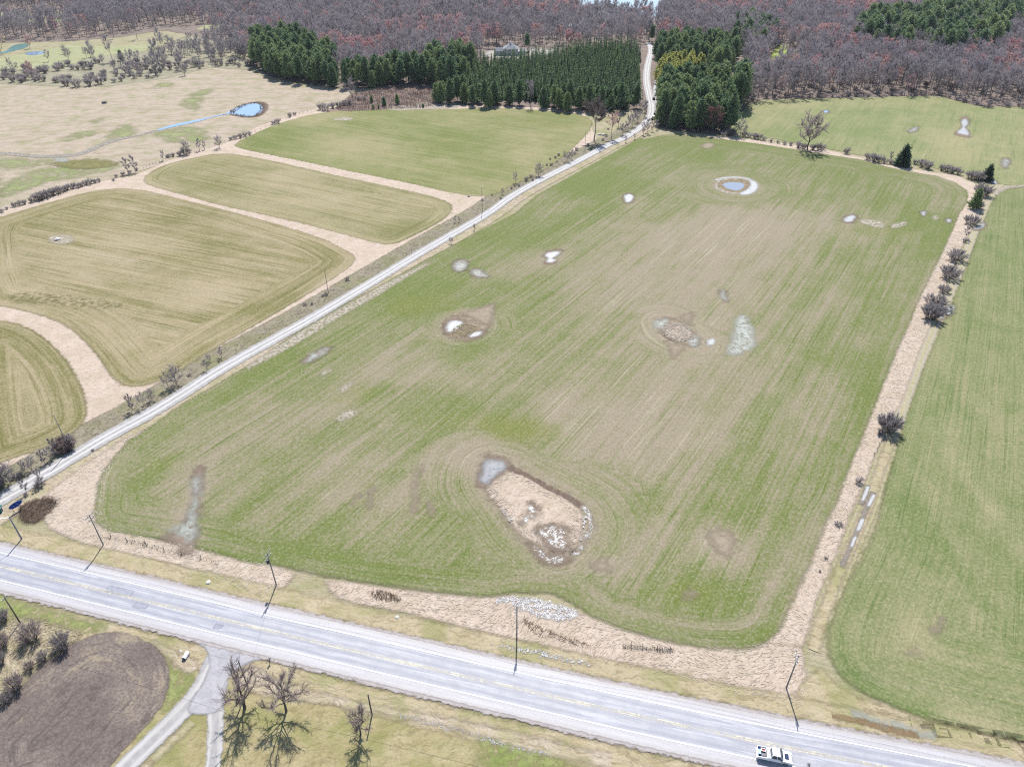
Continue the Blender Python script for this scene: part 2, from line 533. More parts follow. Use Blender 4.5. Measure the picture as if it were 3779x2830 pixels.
xs = np.linspace(-3500, 3500, 36); ys = np.linspace(-600, 6400, 36)
X, Y = np.meshgrid(xs, ys); I = np.arange(36 * 36).reshape(36, 36)
gq = np.stack([I[:-1, :-1], I[:-1, 1:], I[1:, 1:], I[1:, :-1]], -1).reshape(-1, 4)
ground = link("ground", new_mesh("ground", np.column_stack([X.ravel(), Y.ravel(), np.zeros(X.size)]), [gq], mats=[M_ground]))
ground["kind"] = "structure"

# lake beyond the woods
LAKE_SHAPE = np.array([(-300, 1330), (60, 1290), (90, 960), (185, 955), (240, 1300), (470, 1270), (560, 965), (640, 920), (800, 880), (1400, 850), (3000, 1500), (3000, 5000), (-3000, 5000), (-1500, 1600)])
sheet("lake", LAKE_SHAPE, .16, 40, M_lake)

# woodland floor: behind the meadow (left), behind the pines, behind the far right field
FLOOR = np.array(list(map(tuple, GS([(-900, 150), (-300, 165), (0, 160), (250, 152), (430, 140), (600, 112), (760, 140), (900, 220), (985, 275), (1060, 300), (1245, 325), (1600, 322), (1690, 395), (1900, 398), (2200, 415), (2350, 400),
        (2420, 470), (2640, 500), (2720, 460), (2760, 375), (3096, 361), (3277, 357), (3458, 352), (3548, 375), (3616, 393), (3779, 393), (4400, 400)])))
        + [(900, 900), (700, 1060), (420, 1240), (240, 1280), (180, 1090), (110, 1095), (60, 1270), (-300, 1310), (-1200, 1400)])
sheet("woodland_floor", FLOOR, .02, 9, M_floor, margin=6)
sheet("scrub_ground", GS([(-500, 330), (0, 312), (200, 320), (390, 322), (620, 290), (780, 250), (930, 262), (940, 180), (700, 130), (560, 190), (0, 240), (-500, 250)]), .04, 6, M_scrubfloor, margin=5)
PASTURE = GS([(-700, 330), (0, 312), (200, 320), (390, 322), (620, 290), (780, 250), (925, 262), (1000, 300), (1200, 325), (1300, 330), (1290, 362), (1190, 400), (1010, 470), (900, 510), (690, 575), (480, 645), (380, 680), (0, 800), (-700, 1000)])
sheet("pasture", PASTURE, .06, 4, M_pasture, margin=3)
sheet("green_meadow", GS([(-500, 235), (0, 215), (150, 190), (260, 165), (420, 172), (560, 160), (560, 185), (330, 215), (250, 245), (0, 262), (-500, 300)]), .08, 5, M_green_meadow, margin=4)
sheet("green_meadow", GS([(-700, 92), (0, 90), (260, 84), (250, 44), (0, 48), (-700, 50)]), .08, 8, M_green_meadow, margin=4)
sheet("green_meadow", GS([(720, 112), (860, 100), (870, 86), (760, 92)]), .08, 5, M_green_meadow, margin=4)
for k, pts in enumerate([
        [(0, 740), (120, 690), (300, 650), (440, 620), (460, 600), (300, 600), (150, 620), (0, 690)],
        [(0, 770), (0, 640), (-80, 640), (-80, 790)],
        [(390, 510), (440, 470), (480, 455), (500, 480), (470, 505), (400, 520)],
        [(570, 490), (640, 475), (720, 465), (760, 490), (770, 525), (660, 530), (590, 520)],
        [(660, 385), (720, 340), (790, 325), (730, 375), (725, 420), (700, 400)],
        [(240, 505), (330, 480), (350, 500), (260, 525)],
        [(560, 320), (620, 300), (640, 312), (580, 330)], [(340, 445), (370, 435), (380, 450), (350, 460)],
        [(0, 580), (120, 590), (230, 600), (60, 630), (0, 625)]]):
    sheet("green_grass_patch", smooth_poly(GS(pts)), .08 + .004 * k, 3, M_lush_far, margin=4)
sheet("wet_dark_grass", smooth_poly(GS([(190, 600), (300, 588), (380, 590), (450, 605), (400, 618), (300, 625), (210, 615)])), .125, 2, patch_mat("wet_dark_grass", C(160, 152, 100), C(140, 138, 90), 4, .2, .38), margin=4)

# hay fields left of the lane
fA = blob_field([(600, 300, 60, 30, .25), (900, 290, 120, 30, .2), (760, 320, 120, 20, -.3), (1150, 330, 60, 40, -.25), (1000, 370, 100, 20, .15), (680, 255, 50, 12, -.4)])
HAY_A = smooth_poly(GV([(503, 312), (560, 285), (600, 268), (690, 243), (800, 238), (930, 238), (1080, 233), (1180, 240), (1262, 248), (1285, 270), (1240, 320), (1200, 352), (1150, 385), (1110, 400), (1060, 426), (1000, 423), (880, 395), (740, 367), (600, 338), (520, 322)]), 1)
rA = rowdir((880, 560), (1700, 720))
sheet("hay_field", HAY_A, .14, 3, M_hay_far, lambda P, sd: {"row": rA(P), "green": .58 + fA(P), "yel": np.full(len(P), .12)}, margin=2.5)
fB = blob_field([(450, 400, 80, 30, .15), (700, 430, 100, 20, -.2), (900, 440, 40, 20, -.1), (880, 500, 60, 25, .4), (600, 380, 60, 12, -.3), (380, 370, 50, 10, .1)])
HAY_B = smooth_poly(GV([(306, 388), (340, 362), (400, 345), (478, 330), (560, 342), (700, 374), (850, 406), (955, 430), (982, 448), (960, 475), (900, 507), (845, 532), (800, 522), (712, 498), (585, 467), (476, 444), (391, 420), (325, 402)]), 1)
rB = rowdir((520, 690), (1400, 880))
sheet("hay_field", HAY_B, .14, 2.2, M_hay_mid, lambda P, sd: {"row": np.where(sd < 9, -sd, rB(P)), "green": .45 + fB(P), "yel": np.full(len(P), .15)}, margin=2)
fC = blob_field([(120, 480, 100, 40, .15), (400, 470, 80, 20, .3), (500, 530, 100, 30, .15), (150, 600, 120, 40, -.1), (680, 560, 60, 40, .2), (600, 660, 120, 30, .25), (300, 720, 80, 40, -.15), (350, 620, 80, 40, .05), (450, 640, 100, 40, -.3), (240, 540, 100, 30, -.15)])
HAY_C = smooth_poly(GV([(-60, 490), (0, 470), (100, 440), (200, 412), (285, 406), (400, 433), (560, 474), (690, 513), (760, 548), (770, 562), (740, 590), (600, 675), (450, 760), (370, 815), (300, 838), (252, 830), (205, 760), (150, 705), (80, 678), (0, 660), (-60, 655)]), 1)
rC = rowdir((100, 820), (1150, 1010))
sheet("hay_field", HAY_C, .14, 1.8, M_hay_near, lambda P, sd: {"row": np.where(sd < 16, -sd, rC(P)), "green": .45 + fC(P), "yel": np.full(len(P), .12)}, margin=1.5)
HAY_D = smooth_poly(GV([(-60, 690), (0, 692), (60, 706), (115, 745), (160, 800), (188, 870), (186, 915), (120, 960), (0, 1000), (-60, 1020)]), 1)
sheet("hay_field", HAY_D, .14, 1.2, M_hay_near, lambda P, sd: {"row": np.where(sd < 30, -sd, rC(P)), "green": .5 + .25 * (sd < 8), "yel": np.full(len(P), .12)}, margin=1.5)
# dark wet streaks in the near hay field
sheet("wet_dark_grass", smooth_poly(GV([(20, 640), (60, 630), (150, 640), (260, 655), (270, 668), (180, 668), (90, 655), (30, 655)])), .165, 1.2, patch_mat("wet_dark_stripe", C(162, 152, 104), C(136, 132, 90), 3.5, .3, .56), margin=3)

# far right field and right wheat field
FAR_R = smooth_poly(GS([(2731, 420), (2790, 372), (2860, 368), (3096, 364), (3277, 360), (3458, 356), (3548, 379), (3616, 397), (3779, 397), (4300, 410), (4300, 720), (3700, 690), (3640, 655), (3560, 640), (3480, 628), (3340, 600), (3200, 578), (3040, 548), (2850, 512), (2680, 486)]), 1)
fF = blob_field([(1700, 230, 100, 8, -.15), (1900, 240, 80, 10, .25), (1830, 285, 120, 15, .1), (2040, 300, 60, 25, -.25), (2120, 320, 60, 40, .1), (1700, 260, 60, 10, -.1)])
rF = rowdir((3560, 640), (3620, 400))
sheet("far_meadow", FAR_R, .14, 4, M_far_right, lambda P, sd: {"row": rF(P), "green": .55 + fF(P), "yel": np.full(len(P), .2)}, margin=3)
RW = smooth_poly(GS([(3672, 720), (3700, 700), (3800, 690), (4400, 700), (4400, 2900), (3779, 2745), (3560, 2690), (3370, 2640), (3160, 2545), (3085, 2478), (3050, 2400), (3062, 2300), (3110, 2190), (3190, 2040), (3230, 1960), (3260, 1830), (3310, 1650), (3372, 1460), (3440, 1280), (3505, 1140), (3560, 1000), (3620, 840)]), 1)
rR = rowdir((3072, 2390), (3420, 1330))
rR2 = rowdir((3700, 2400), (3740, 1400))
fR = blob_field([(1850, 1450, 40, 60, .25), (1900, 1300, 60, 50, .2), (1960, 1350, 60, 60, -.3), (2100, 1300, 40, 100, -.15), (2140, 1100, 20, 150, -.2), (1960, 1540, 80, 30, .3), (2100, 1570, 100, 30, -.35), (2160, 900, 40, 200, -.1), (2100, 700, 60, 100, .1), (1990, 1150, 40, 100, .15), (2080, 1240, 15, 200, .2)])
def row_right(P, sd):
    w = np.clip((P[:, 0] - (70 + (P[:, 1] - 90) * .55)) / 45, 0, 1)
    r = rR(P) * (1 - w) + rR2(P) * w
    near = (P[:, 1] < 118) & (sd < 22)
    return np.where(near, -sd, r)
sheet("wheat_field", RW, .14, 1.6, M_wheat_right, lambda P, sd: {"row": row_right(P, sd), "green": .62 + fR(P), "yel": np.full(len(P), .08)}, margin=1.5)

# the big field
MAIN = (crop(0, 1150, [(790, 1540), (800, 1390), (870, 1270), (1040, 1060), (1230, 940), (1480, 760), (1800, 580), (2212, 330)])
        + crop(900, 1150, [(240, 310), (500, 120)]) + crop(900, 500, [(900, 1340), (1200, 1180), (1500, 1010), (1800, 850), (2212, 640)])
        + crop(1800, 500, [(400, 490), (800, 270), (1250, 20)]) + crop(1800, 0, [(1280, 1140), (1430, 1105), (1560, 1100), (1700, 1120), (1880, 1135), (2212, 1178)])
        + crop(2780, 500, [(370, 122), (580, 155), (900, 205), (1100, 262), (1300, 300), (1500, 335), (1650, 390), (1740, 450), (1752, 500), (1735, 560), (1680, 640), (1620, 780), (1540, 960), (1430, 1180), (1330, 1390), (1270, 1540)])
        + crop(2780, 1150, [(1180, 300), (1000, 740), (900, 1000), (760, 1330), (690, 1540)]) + crop(2780, 1750, [(600, 380), (450, 760), (320, 1030), (220, 1260), (150, 1340), (60, 1395)])
        + crop(1800, 1750, [(2100, 1430), (1800, 1425), (1500, 1375), (1100, 1265), (850, 1165), (700, 1050), (500, 965), (250, 965), (0, 1005)])
        + crop(900, 1750, [(1500, 955), (1000, 890), (600, 820), (300, 750), (0, 715)]) + crop(0, 1750, [(1700, 630), (1300, 530), (900, 465), (790, 410), (770, 300)]))
MAIN_P = GS(MAIN)
ISL1 = smooth_poly(GS(crop(1740, 1660, [(110, 70), (255, 90), (340, 150), (560, 270), (830, 400), (925, 520), (925, 630), (830, 760), (690, 870), (560, 830), (420, 700), (320, 620), (200, 430), (110, 330), (55, 230)], 2.069)), 1)
ISL2 = smooth_poly(GS(crop(1800, 1150, [(1360, 60), (1500, 50), (1620, 110), (1680, 180), (1740, 240), (1700, 300), (1600, 270), (1480, 240), (1400, 170)])), 1)
ISL3 = smooth_poly(GS(crop(900, 1150, [(1640, 60), (1760, 30), (1960, 60), (2020, 110), (1960, 190), (1860, 240), (1700, 230), (1620, 170)])), 1)
ISL4 = smooth_poly(GS([(2630, 690), (2650, 665), (2700, 652), (2770, 660), (2800, 690), (2780, 712), (2720, 720), (2660, 712)]), 1)
POND_E = GS([(1810, 2215), (1850, 2205), (1950, 2200), (2050, 2220), (2150, 2270), (2100, 2300), (1900, 2280)])
fM = blob_field([(620, 770, 140, 50, .22), (900, 630, 150, 60, .25), (1130, 500, 150, 60, .22), (1010, 745, 60, 35, .45), (880, 660, 50, 25, .3), (850, 800, 100, 40, -.28),
                 (1000, 880, 150, 40, .3), (1130, 930, 80, 30, .35), (560, 910, 160, 50, -.25), (440, 1000, 110, 60, -.25), (330, 1030, 40, 60, .35), (410, 1090, 22, 60, -.6),
                 (720, 1140, 110, 40, .12), (900, 1060, 80, 50, .15), (800, 1060, 100, 30, -.2), (620, 1200, 200, 30, .35), (480, 1170, 60, 30, .2), (800, 1250, 150, 20, .3), (1030, 985, 60, 35, -.6), (1290, 860, 180, 90, -.2),
                 (1520, 570, 190, 90, -.45), (1620, 500, 130, 50, -.3), (1700, 475, 160, 35, -.25), (1240, 590, 140, 60, -.1), (1300, 900, 200, 70, -.25), (1620, 800, 150, 90, -.25), (1400, 960, 200, 80, -.2),
                 (1900, 640, 80, 110, .3), (1990, 470, 90, 70, .3), (1850, 390, 160, 40, .15), (1450, 320, 160, 40, .4), (1270, 390, 110, 50, .35), (1900, 880, 60, 90, .15), (1800, 720, 60, 90, .05), (1560, 1180, 60, 45, -.5),
                 (1520, 1280, 110, 35, .4), (1700, 1170, 90, 90, .12), (1290, 1150, 50, 60, .1), (1640, 1370, 100, 22, .35), (1160, 1240, 100, 25, -.2), (1310, 1220, 40, 20, -.5), (980, 720, 60, 25, -.2), (1020, 680, 40, 12, -.8),
                 (1470, 720, 80, 40, -.15), (1830, 800, 60, 200, .1), (1100, 1160, 200, 40, .05), (1000, 1270, 120, 12, -.2), (1190, 560, 40, 20, -.3), (1355, 430, 30, 16, -.3), (760, 870, 60, 30, -.2), (700, 1010, 120, 40, -.1), (1390, 1090, 120, 40, .1), (1240, 1020, 60, 30, .15)])
fY = blob_field([(1120, 930, 90, 30, .7), (1000, 905, 160, 30, .3), (880, 660, 50, 22, .6), (960, 655, 60, 25, .3), (760, 860, 60, 40, .35), (1480, 1280, 90, 30, .45), (1160, 600, 40, 30, .2), (330, 1010, 40, 40, .3), (1320, 640, 60, 30, .2), (1560, 600, 60, 20, .1), (1900, 500, 100, 20, .35), (400, 1100, 40, 50, .25), (1290, 1110, 60, 60, .25)])
rM = rowdir((3092, 1846), (3354, 1195))
def row_main(P, sd):
    r = rM(P)
    bottom = P[:, 1] < 92 + np.clip(-P[:, 0] * .42, -10, 60)
    r = np.where(sd < 7, -sd, r)
    r = np.where(bottom & (sd < 26), -sd, r)
    r = np.where((sd < 20) & (P[:, 1] > 300), -sd, r)
    for isl, w in ((ISL1, 13), (ISL2, 9), (ISL3, 7), (ISL4, 15), (POND_E, 12)):
        d = -signed(P, isl)
        w_ = w * (1 + .35 * np.sin(np.arctan2(P[:, 1] - isl[:, 1].mean(), P[:, 0] - isl[:, 0].mean()) * 3 + w))
        r = np.where((d < w_) & (d < sd), d, r)
    return r
def main_attrs(P, sd):
    g = .60 + fM(P) + .1 * (sd < 9)
    for isl, w, k in ((ISL1, 5, .4), (ISL2, 6, .3), (ISL3, 5, .4), (ISL4, 5, .25)):
        d = np.maximum(-signed(P, isl), 0)
        g -= k * np.exp(-(d / w) ** 2)
    return {"row": row_main(P, sd), "green": g, "yel": fY(P)}
wheat = sheet("wheat_field", MAIN_P, .16, 1.25, M_wheat, main_attrs, margin=1.2)
# ---------------------------------------------------------------- roads, verges, reeds, water
# tan strips between the hay fields
sheet("dry_grass_strip", GV([(-100, 480), (0, 455), (100, 425), (200, 395), (290, 380), (380, 340), (480, 312), (560, 272), (690, 232), (930, 226), (1260, 236), (1290, 300), (1080, 440), (800, 590), (540, 740), (300, 900), (140, 985), (0, 1060), (-100, 1080)]), .10, 3, M_reed, margin=2)
LANE = GS(crop(0, 1150, [(-260, 1690), (20, 1530), (350, 1340), (600, 1190), (900, 1010), (1200, 850), (1500, 672), (1800, 470)]) + crop(900, 500, [(480, 1540), (800, 1350), (1100, 1170), (1400, 985), (1700, 810), (2000, 640)])
          + crop(1800, 500, [(200, 490), (500, 330), (800, 180), (1000, 70)]) + crop(1800, 0, [(1100, 1140), (1250, 1045), (1320, 975), (1342, 900), (1330, 830), (1308, 740), (1294, 650), (1300, 560), (1320, 470), (1332, 430), (1330, 390), (1310, 350)]))
strip("lane_verge", LANE[:-8], [4.5, 5.0, 5.0, 4.5, 4.0], .115, M_verge_grey, off=6.5, ncross=6)
strip("lane_verge", LANE[:-9], [4.0, 2.8, 2.6, 2.4, 2.4], .125, M_verge_tan, off=-5.0)
strip("lane", LANE, [2.7, 2.7, 2.6, 2.7, 3.0, 3.0, 2.6], .24, M_lane, step=3, crown=.05)
sheet("gravel_pullout", smooth_poly(GS([(2408, 345), (2416, 300), (2424, 292), (2424, 312), (2418, 345), (2424, 390), (2416, 395)])), .20, 1.5, M_silt_sky)
# marsh and dead growth beyond the hay field
sheet("marsh", GS([(1240, 400), (1300, 345), (1450, 318), (1600, 318), (1690, 370), (1690, 398), (1560, 408), (1420, 412), (1290, 420), (1200, 415)]), .128, 3, M_marsh, margin=3)
sheet("pale_dry_grass", smooth_poly(GS([(1400, 395), (1500, 388), (1620, 372), (1700, 385), (1690, 402), (1560, 405), (1440, 410)])), .148, 3, M_pale, margin=3)
# straw strip round the top and right of the big field
R1 = GS([(2600, 498), (2780, 518), (2915, 534), (3042, 552), (3196, 588), (3363, 625), (3458, 640), (3530, 648), (3600, 680), (3640, 722), (3628, 770), (3592, 830), (3552, 910), (3520, 985), (3490, 1060), (3440, 1190), (3404, 1268), (3368, 1362), (3336, 1462), (3309, 1510), (3268, 1602), (3227, 1683), (3198, 1760), (3178, 1800), (3155, 1850), (3119, 1949), (3092, 2021), (3047, 2139), (3006, 2229), (2979, 2333), (2955, 2395), (2850, 2390), (2800, 2360), (2990, 2000), (3330, 1150), (3500, 740), (3440, 680), (3200, 620), (2900, 560), (2640, 520)])
sheet("reed_strip", R1, .12, 1.5, M_reed, margin=1.0)
TRACK = GS([(2985, 2480), (3000, 2400), (3030, 2290), (3075, 2170), (3120, 2060), (3165, 1960), (3210, 1850), (3245, 1740), (3290, 1620), (3345, 1480), (3395, 1340), (3450, 1200), (3515, 1070), (3558, 960), (3605, 850), (3640, 775), (3672, 700), (3690, 672)])
strip("farm_track", TRACK[2:], [2.0, 2.2, 2.6, 2.4, 2.2, 2.4, 2.6], .105, M_track, ncross=6)
strip("green_grass_patch", TRACK[1:9], 1.2, .112, M_verge_green)
strip("farm_track", GS([(3672, 720), (3700, 695), (3750, 688), (3900, 684)]), 1.4, .18, M_pale)
# verge north of the highway
REED_N = GS([(1195, 2142), (1300, 2150), (1500, 2180), (1700, 2200), (1900, 2200), (2150, 2260), (2350, 2340), (2500, 2375), (2700, 2385), (2830, 2370), (2960, 2390), (2965, 2450), (2995, 2570), (2960, 2610), (2800, 2578), (2500, 2498), (2300, 2452), (2200, 2432), (1950, 2372), (1700, 2312), (1500, 2262), (1300, 2225), (1225, 2190)])
REED_SW = GS([(120, 1872), (200, 1800), (330, 1705), (450, 1625), (560, 1575), (500, 1640), (420, 1720), (385, 1800), (375, 1880), (400, 1945), (600, 1995), (800, 2035), (1000, 2080), (1090, 2120), (1060, 2160), (1000, 2195), (900, 2175), (760, 2120), (600, 2075), (420, 2035), (300, 2005), (180, 1945), (150, 1905)])
sheet("reed_verge", REED_N, .13, .8, M_reed, margin=.8)
sheet("reed_verge", REED_SW, .135, .8, M_reed, margin=.8)
sheet("brown_growth", smooth_poly(GS(crop(0, 1750, [(170, 260), (260, 220), (400, 190), (480, 220), (430, 300), (350, 360), (300, 400), (200, 390), (160, 330)]))), .19, .8, M_brown, margin=1.5)
# islands of reeds left unsown
sheet("bare_soil", ISL1, .175, .8, M_bare, margin=2.5)
ISL1_IN = smooth_poly(GS(crop(1740, 1660, [(290, 170), (420, 210), (560, 300), (760, 400), (850, 490), (840, 620), (800, 730), (720, 790), (600, 760), (440, 690), (320, 600), (220, 440), (115, 330), (160, 250)], 2.069)), 1)
sheet("reed_island", ISL1_IN, .20, .8, M_reed, margin=1.0, height=lambda P, sd: .25 * np.clip(sd / 3, 0, 1))
sheet("brown_soil", ISL2, .175, 1, M_darksoil, margin=2)
sheet("reed_island", smooth_poly(GS(crop(1800, 1150, [(1440, 130), (1560, 110), (1660, 160), (1660, 220), (1560, 250), (1460, 200)]))), .20, .8, M_reed, margin=1)
sheet("brown_soil", ISL3, .175, 1, M_darksoil, margin=3)
sheet("bare_soil", GS(crop(900, 1150, [(1760, 20), (2050, -60), (2010, 120), (1940, 90), (1860, 50)])), .18, 1, M_bare, margin=1)
sheet("bare_soil", GS(crop(1800, 1150, [(1450, 250), (1610, 290), (1560, 340), (1505, 385), (1490, 310)])), .18, 1, M_bare, margin=1)
sheet("bare_soil", GS(crop(1800, 1150, [(1560, 45), (1690, 10), (1650, 70), (1660, 110)])), .18, 1, M_bare, margin=1)
sheet("pond_bank", ISL4, .175, 1.5, M_pale, margin=2)
sheet("silt_and_sky", smooth_poly(GS(crop(1800, 500, [(2130, 360), (2200, 385), (2210, 430), (2170, 475), (2100, 492), (2040, 480), (2110, 450), (2150, 410)]))), .19, 1, M_silt_sky, margin=2)
strip("silt_and_sky", GS(crop(1800, 500, [(1860, 370), (1930, 348), (2020, 342), (2110, 352), (2160, 375)])), .8, .188, M_silt_sky, ends=True, step=1)
sheet("reed_ring", smooth_poly(GS(crop(1800, 500, [(1870, 400), (1920, 370), (2040, 355), (2130, 375), (2150, 400), (2100, 460), (2040, 470), (1960, 462), (1900, 435)]))), .185, 1.2, patch_mat("pond_rushes_ground", C(190, 172, 140), C(150, 132, 104), edge=1.5, scale=.5, hole=.4), margin=2)
M_damp = patch_mat("damp_brown_soil", C(178, 158, 140), C(156, 138, 122), edge=2.6, scale=.35, hole=.36)
def puddle(name, pts, mat, z=.205, step=.7, margin=2.0, n=1):
    poly = smooth_poly(GS(pts), n)
    if name == "puddle":
        c = poly.mean(0)
        sheet("damp_soil", c + (poly - c) * 1.35, z - .012, step * 1.5, M_damp, margin=3.5)
    return sheet(name, poly, z, step, mat, margin=margin)
puddle("pond", crop(1800, 500, [(1915, 400), (1960, 385), (2060, 385), (2100, 405), (2080, 440), (2030, 455), (1970, 445), (1930, 425)]), water_mat("field_pond_water", C(168, 174, 186), .1, .3, 1.2), .20)
k = 2.069
puddle("puddle", crop(1740, 1660, [(110, 72), (250, 92), (268, 130), (215, 175), (150, 230), (110, 275), (55, 230), (85, 180), (100, 120)], k), patch_mat("grey_puddle", C(204, 204, 206), C(182, 182, 184), edge=1.8, scale=.6, hole=.36, rough=.9, spec=.1))  # matte grey carries the water's sky reflection as colour, with hardly any gloss
puddle("puddle", crop(1740, 1660, [(455, 735), (520, 760), (600, 820), (720, 815), (690, 860), (600, 870), (520, 820)], k), M_water_stalk)
puddle("puddle", crop(1740, 1660, [(430, 430), (480, 440), (490, 500), (400, 570), (390, 550), (440, 490)], k), water_mat("hidden_water", C(190, 190, 190), .35, .8, 1.0, None, .50, 1.2, .28), .47)  # here and in the next, white of the glint put into base colour
puddle("puddle", crop(1740, 1660, [(500, 620), (680, 590), (730, 660), (720, 760), (640, 760), (560, 680)], k), water_mat("hidden_water", C(190, 190, 190), .35, .8, 1.0, None, .52, 1.2, .28), .47)
strip("water_rill", GS(crop(1740, 1660, [(850, 430), (890, 480), (915, 570), (905, 640), (840, 740), (770, 830)], k)), .45, .21, M_water_stalk, ends=True, step=.7)
strip("water_rill", GS(crop(1740, 1660, [(870, 500), (860, 580), (835, 710)], k)), .25, .48, M_water_stalk, ends=True, step=.7)
strip("water_rill", GS(crop(1740, 1660, [(240, 465), (280, 510), (300, 555)], k)), .4, .48, M_water_stalk, ends=True, step=.7)
strip("dead_reed_edge", GS(crop(1740, 1660, [(280, 140), (400, 190), (560, 280), (760, 385), (840, 430)], k)), .55, .215, M_brown, ends=True, step=.7)
puddle("pond", crop(1800, 1750, [(40, 1040), (130, 1000), (260, 1000), (400, 1010), (520, 1050), (640, 1080), (770, 1140), (700, 1190), (560, 1200), (440, 1180), (300, 1120), (180, 1060)]), water_mat("roadside_pond_water", C(110, 110, 120), .26, .8, 1.3, None, .44, 1.3, .28), .21, .6)
puddle("ditch_water", crop(1800, 2130, [(30, 540), (200, 570), (420, 600), (640, 660), (920, 720), (900, 740), (640, 690), (400, 640), (220, 600), (40, 555)]), water_mat("ditch_water_mat", C(130, 130, 138), .26, .9, .9, None, .50, 1.6, .28), .21, .6)
sheet("silt_and_sky", smooth_poly(GS(crop(1800, 1150, [(1360, 70), (1450, 60), (1480, 90), (1400, 160), (1370, 130)]))), .19, 1, M_siltgreen_sky, margin=2)
sheet("silt_and_sky", smooth_poly(GS(crop(1800, 1150, [(1680, 190), (1740, 240), (1700, 300), (1640, 270), (1640, 210)]))), .19, 1, M_siltgreen_sky, margin=2)
sheet("silt_and_sky", smooth_poly(GS(crop(1800, 1150, [(1790, 230), (1860, 225), (1850, 270), (1790, 285)]))), .19, 1, M_silt_sky, margin=2)
sheet("silt_and_sky", smooth_poly(GS(crop(1800, 1150, [(2040, 40), (2090, 20), (2150, 110), (2170, 200), (2180, 280), (2100, 340), (1990, 365), (1950, 320), (2000, 230), (2010, 130)]))), .19, 1, M_siltgreen_sky, margin=3)
puddle("puddle", crop(900, 1150, [(1670, 90), (1730, 75), (1790, 90), (1770, 130), (1700, 170), (1650, 160)]), M_silt_sky)
puddle("puddle", crop(900, 1150, [(1830, 200), (1880, 170), (1950, 165), (1930, 195), (1860, 215)]), M_silt_sky)
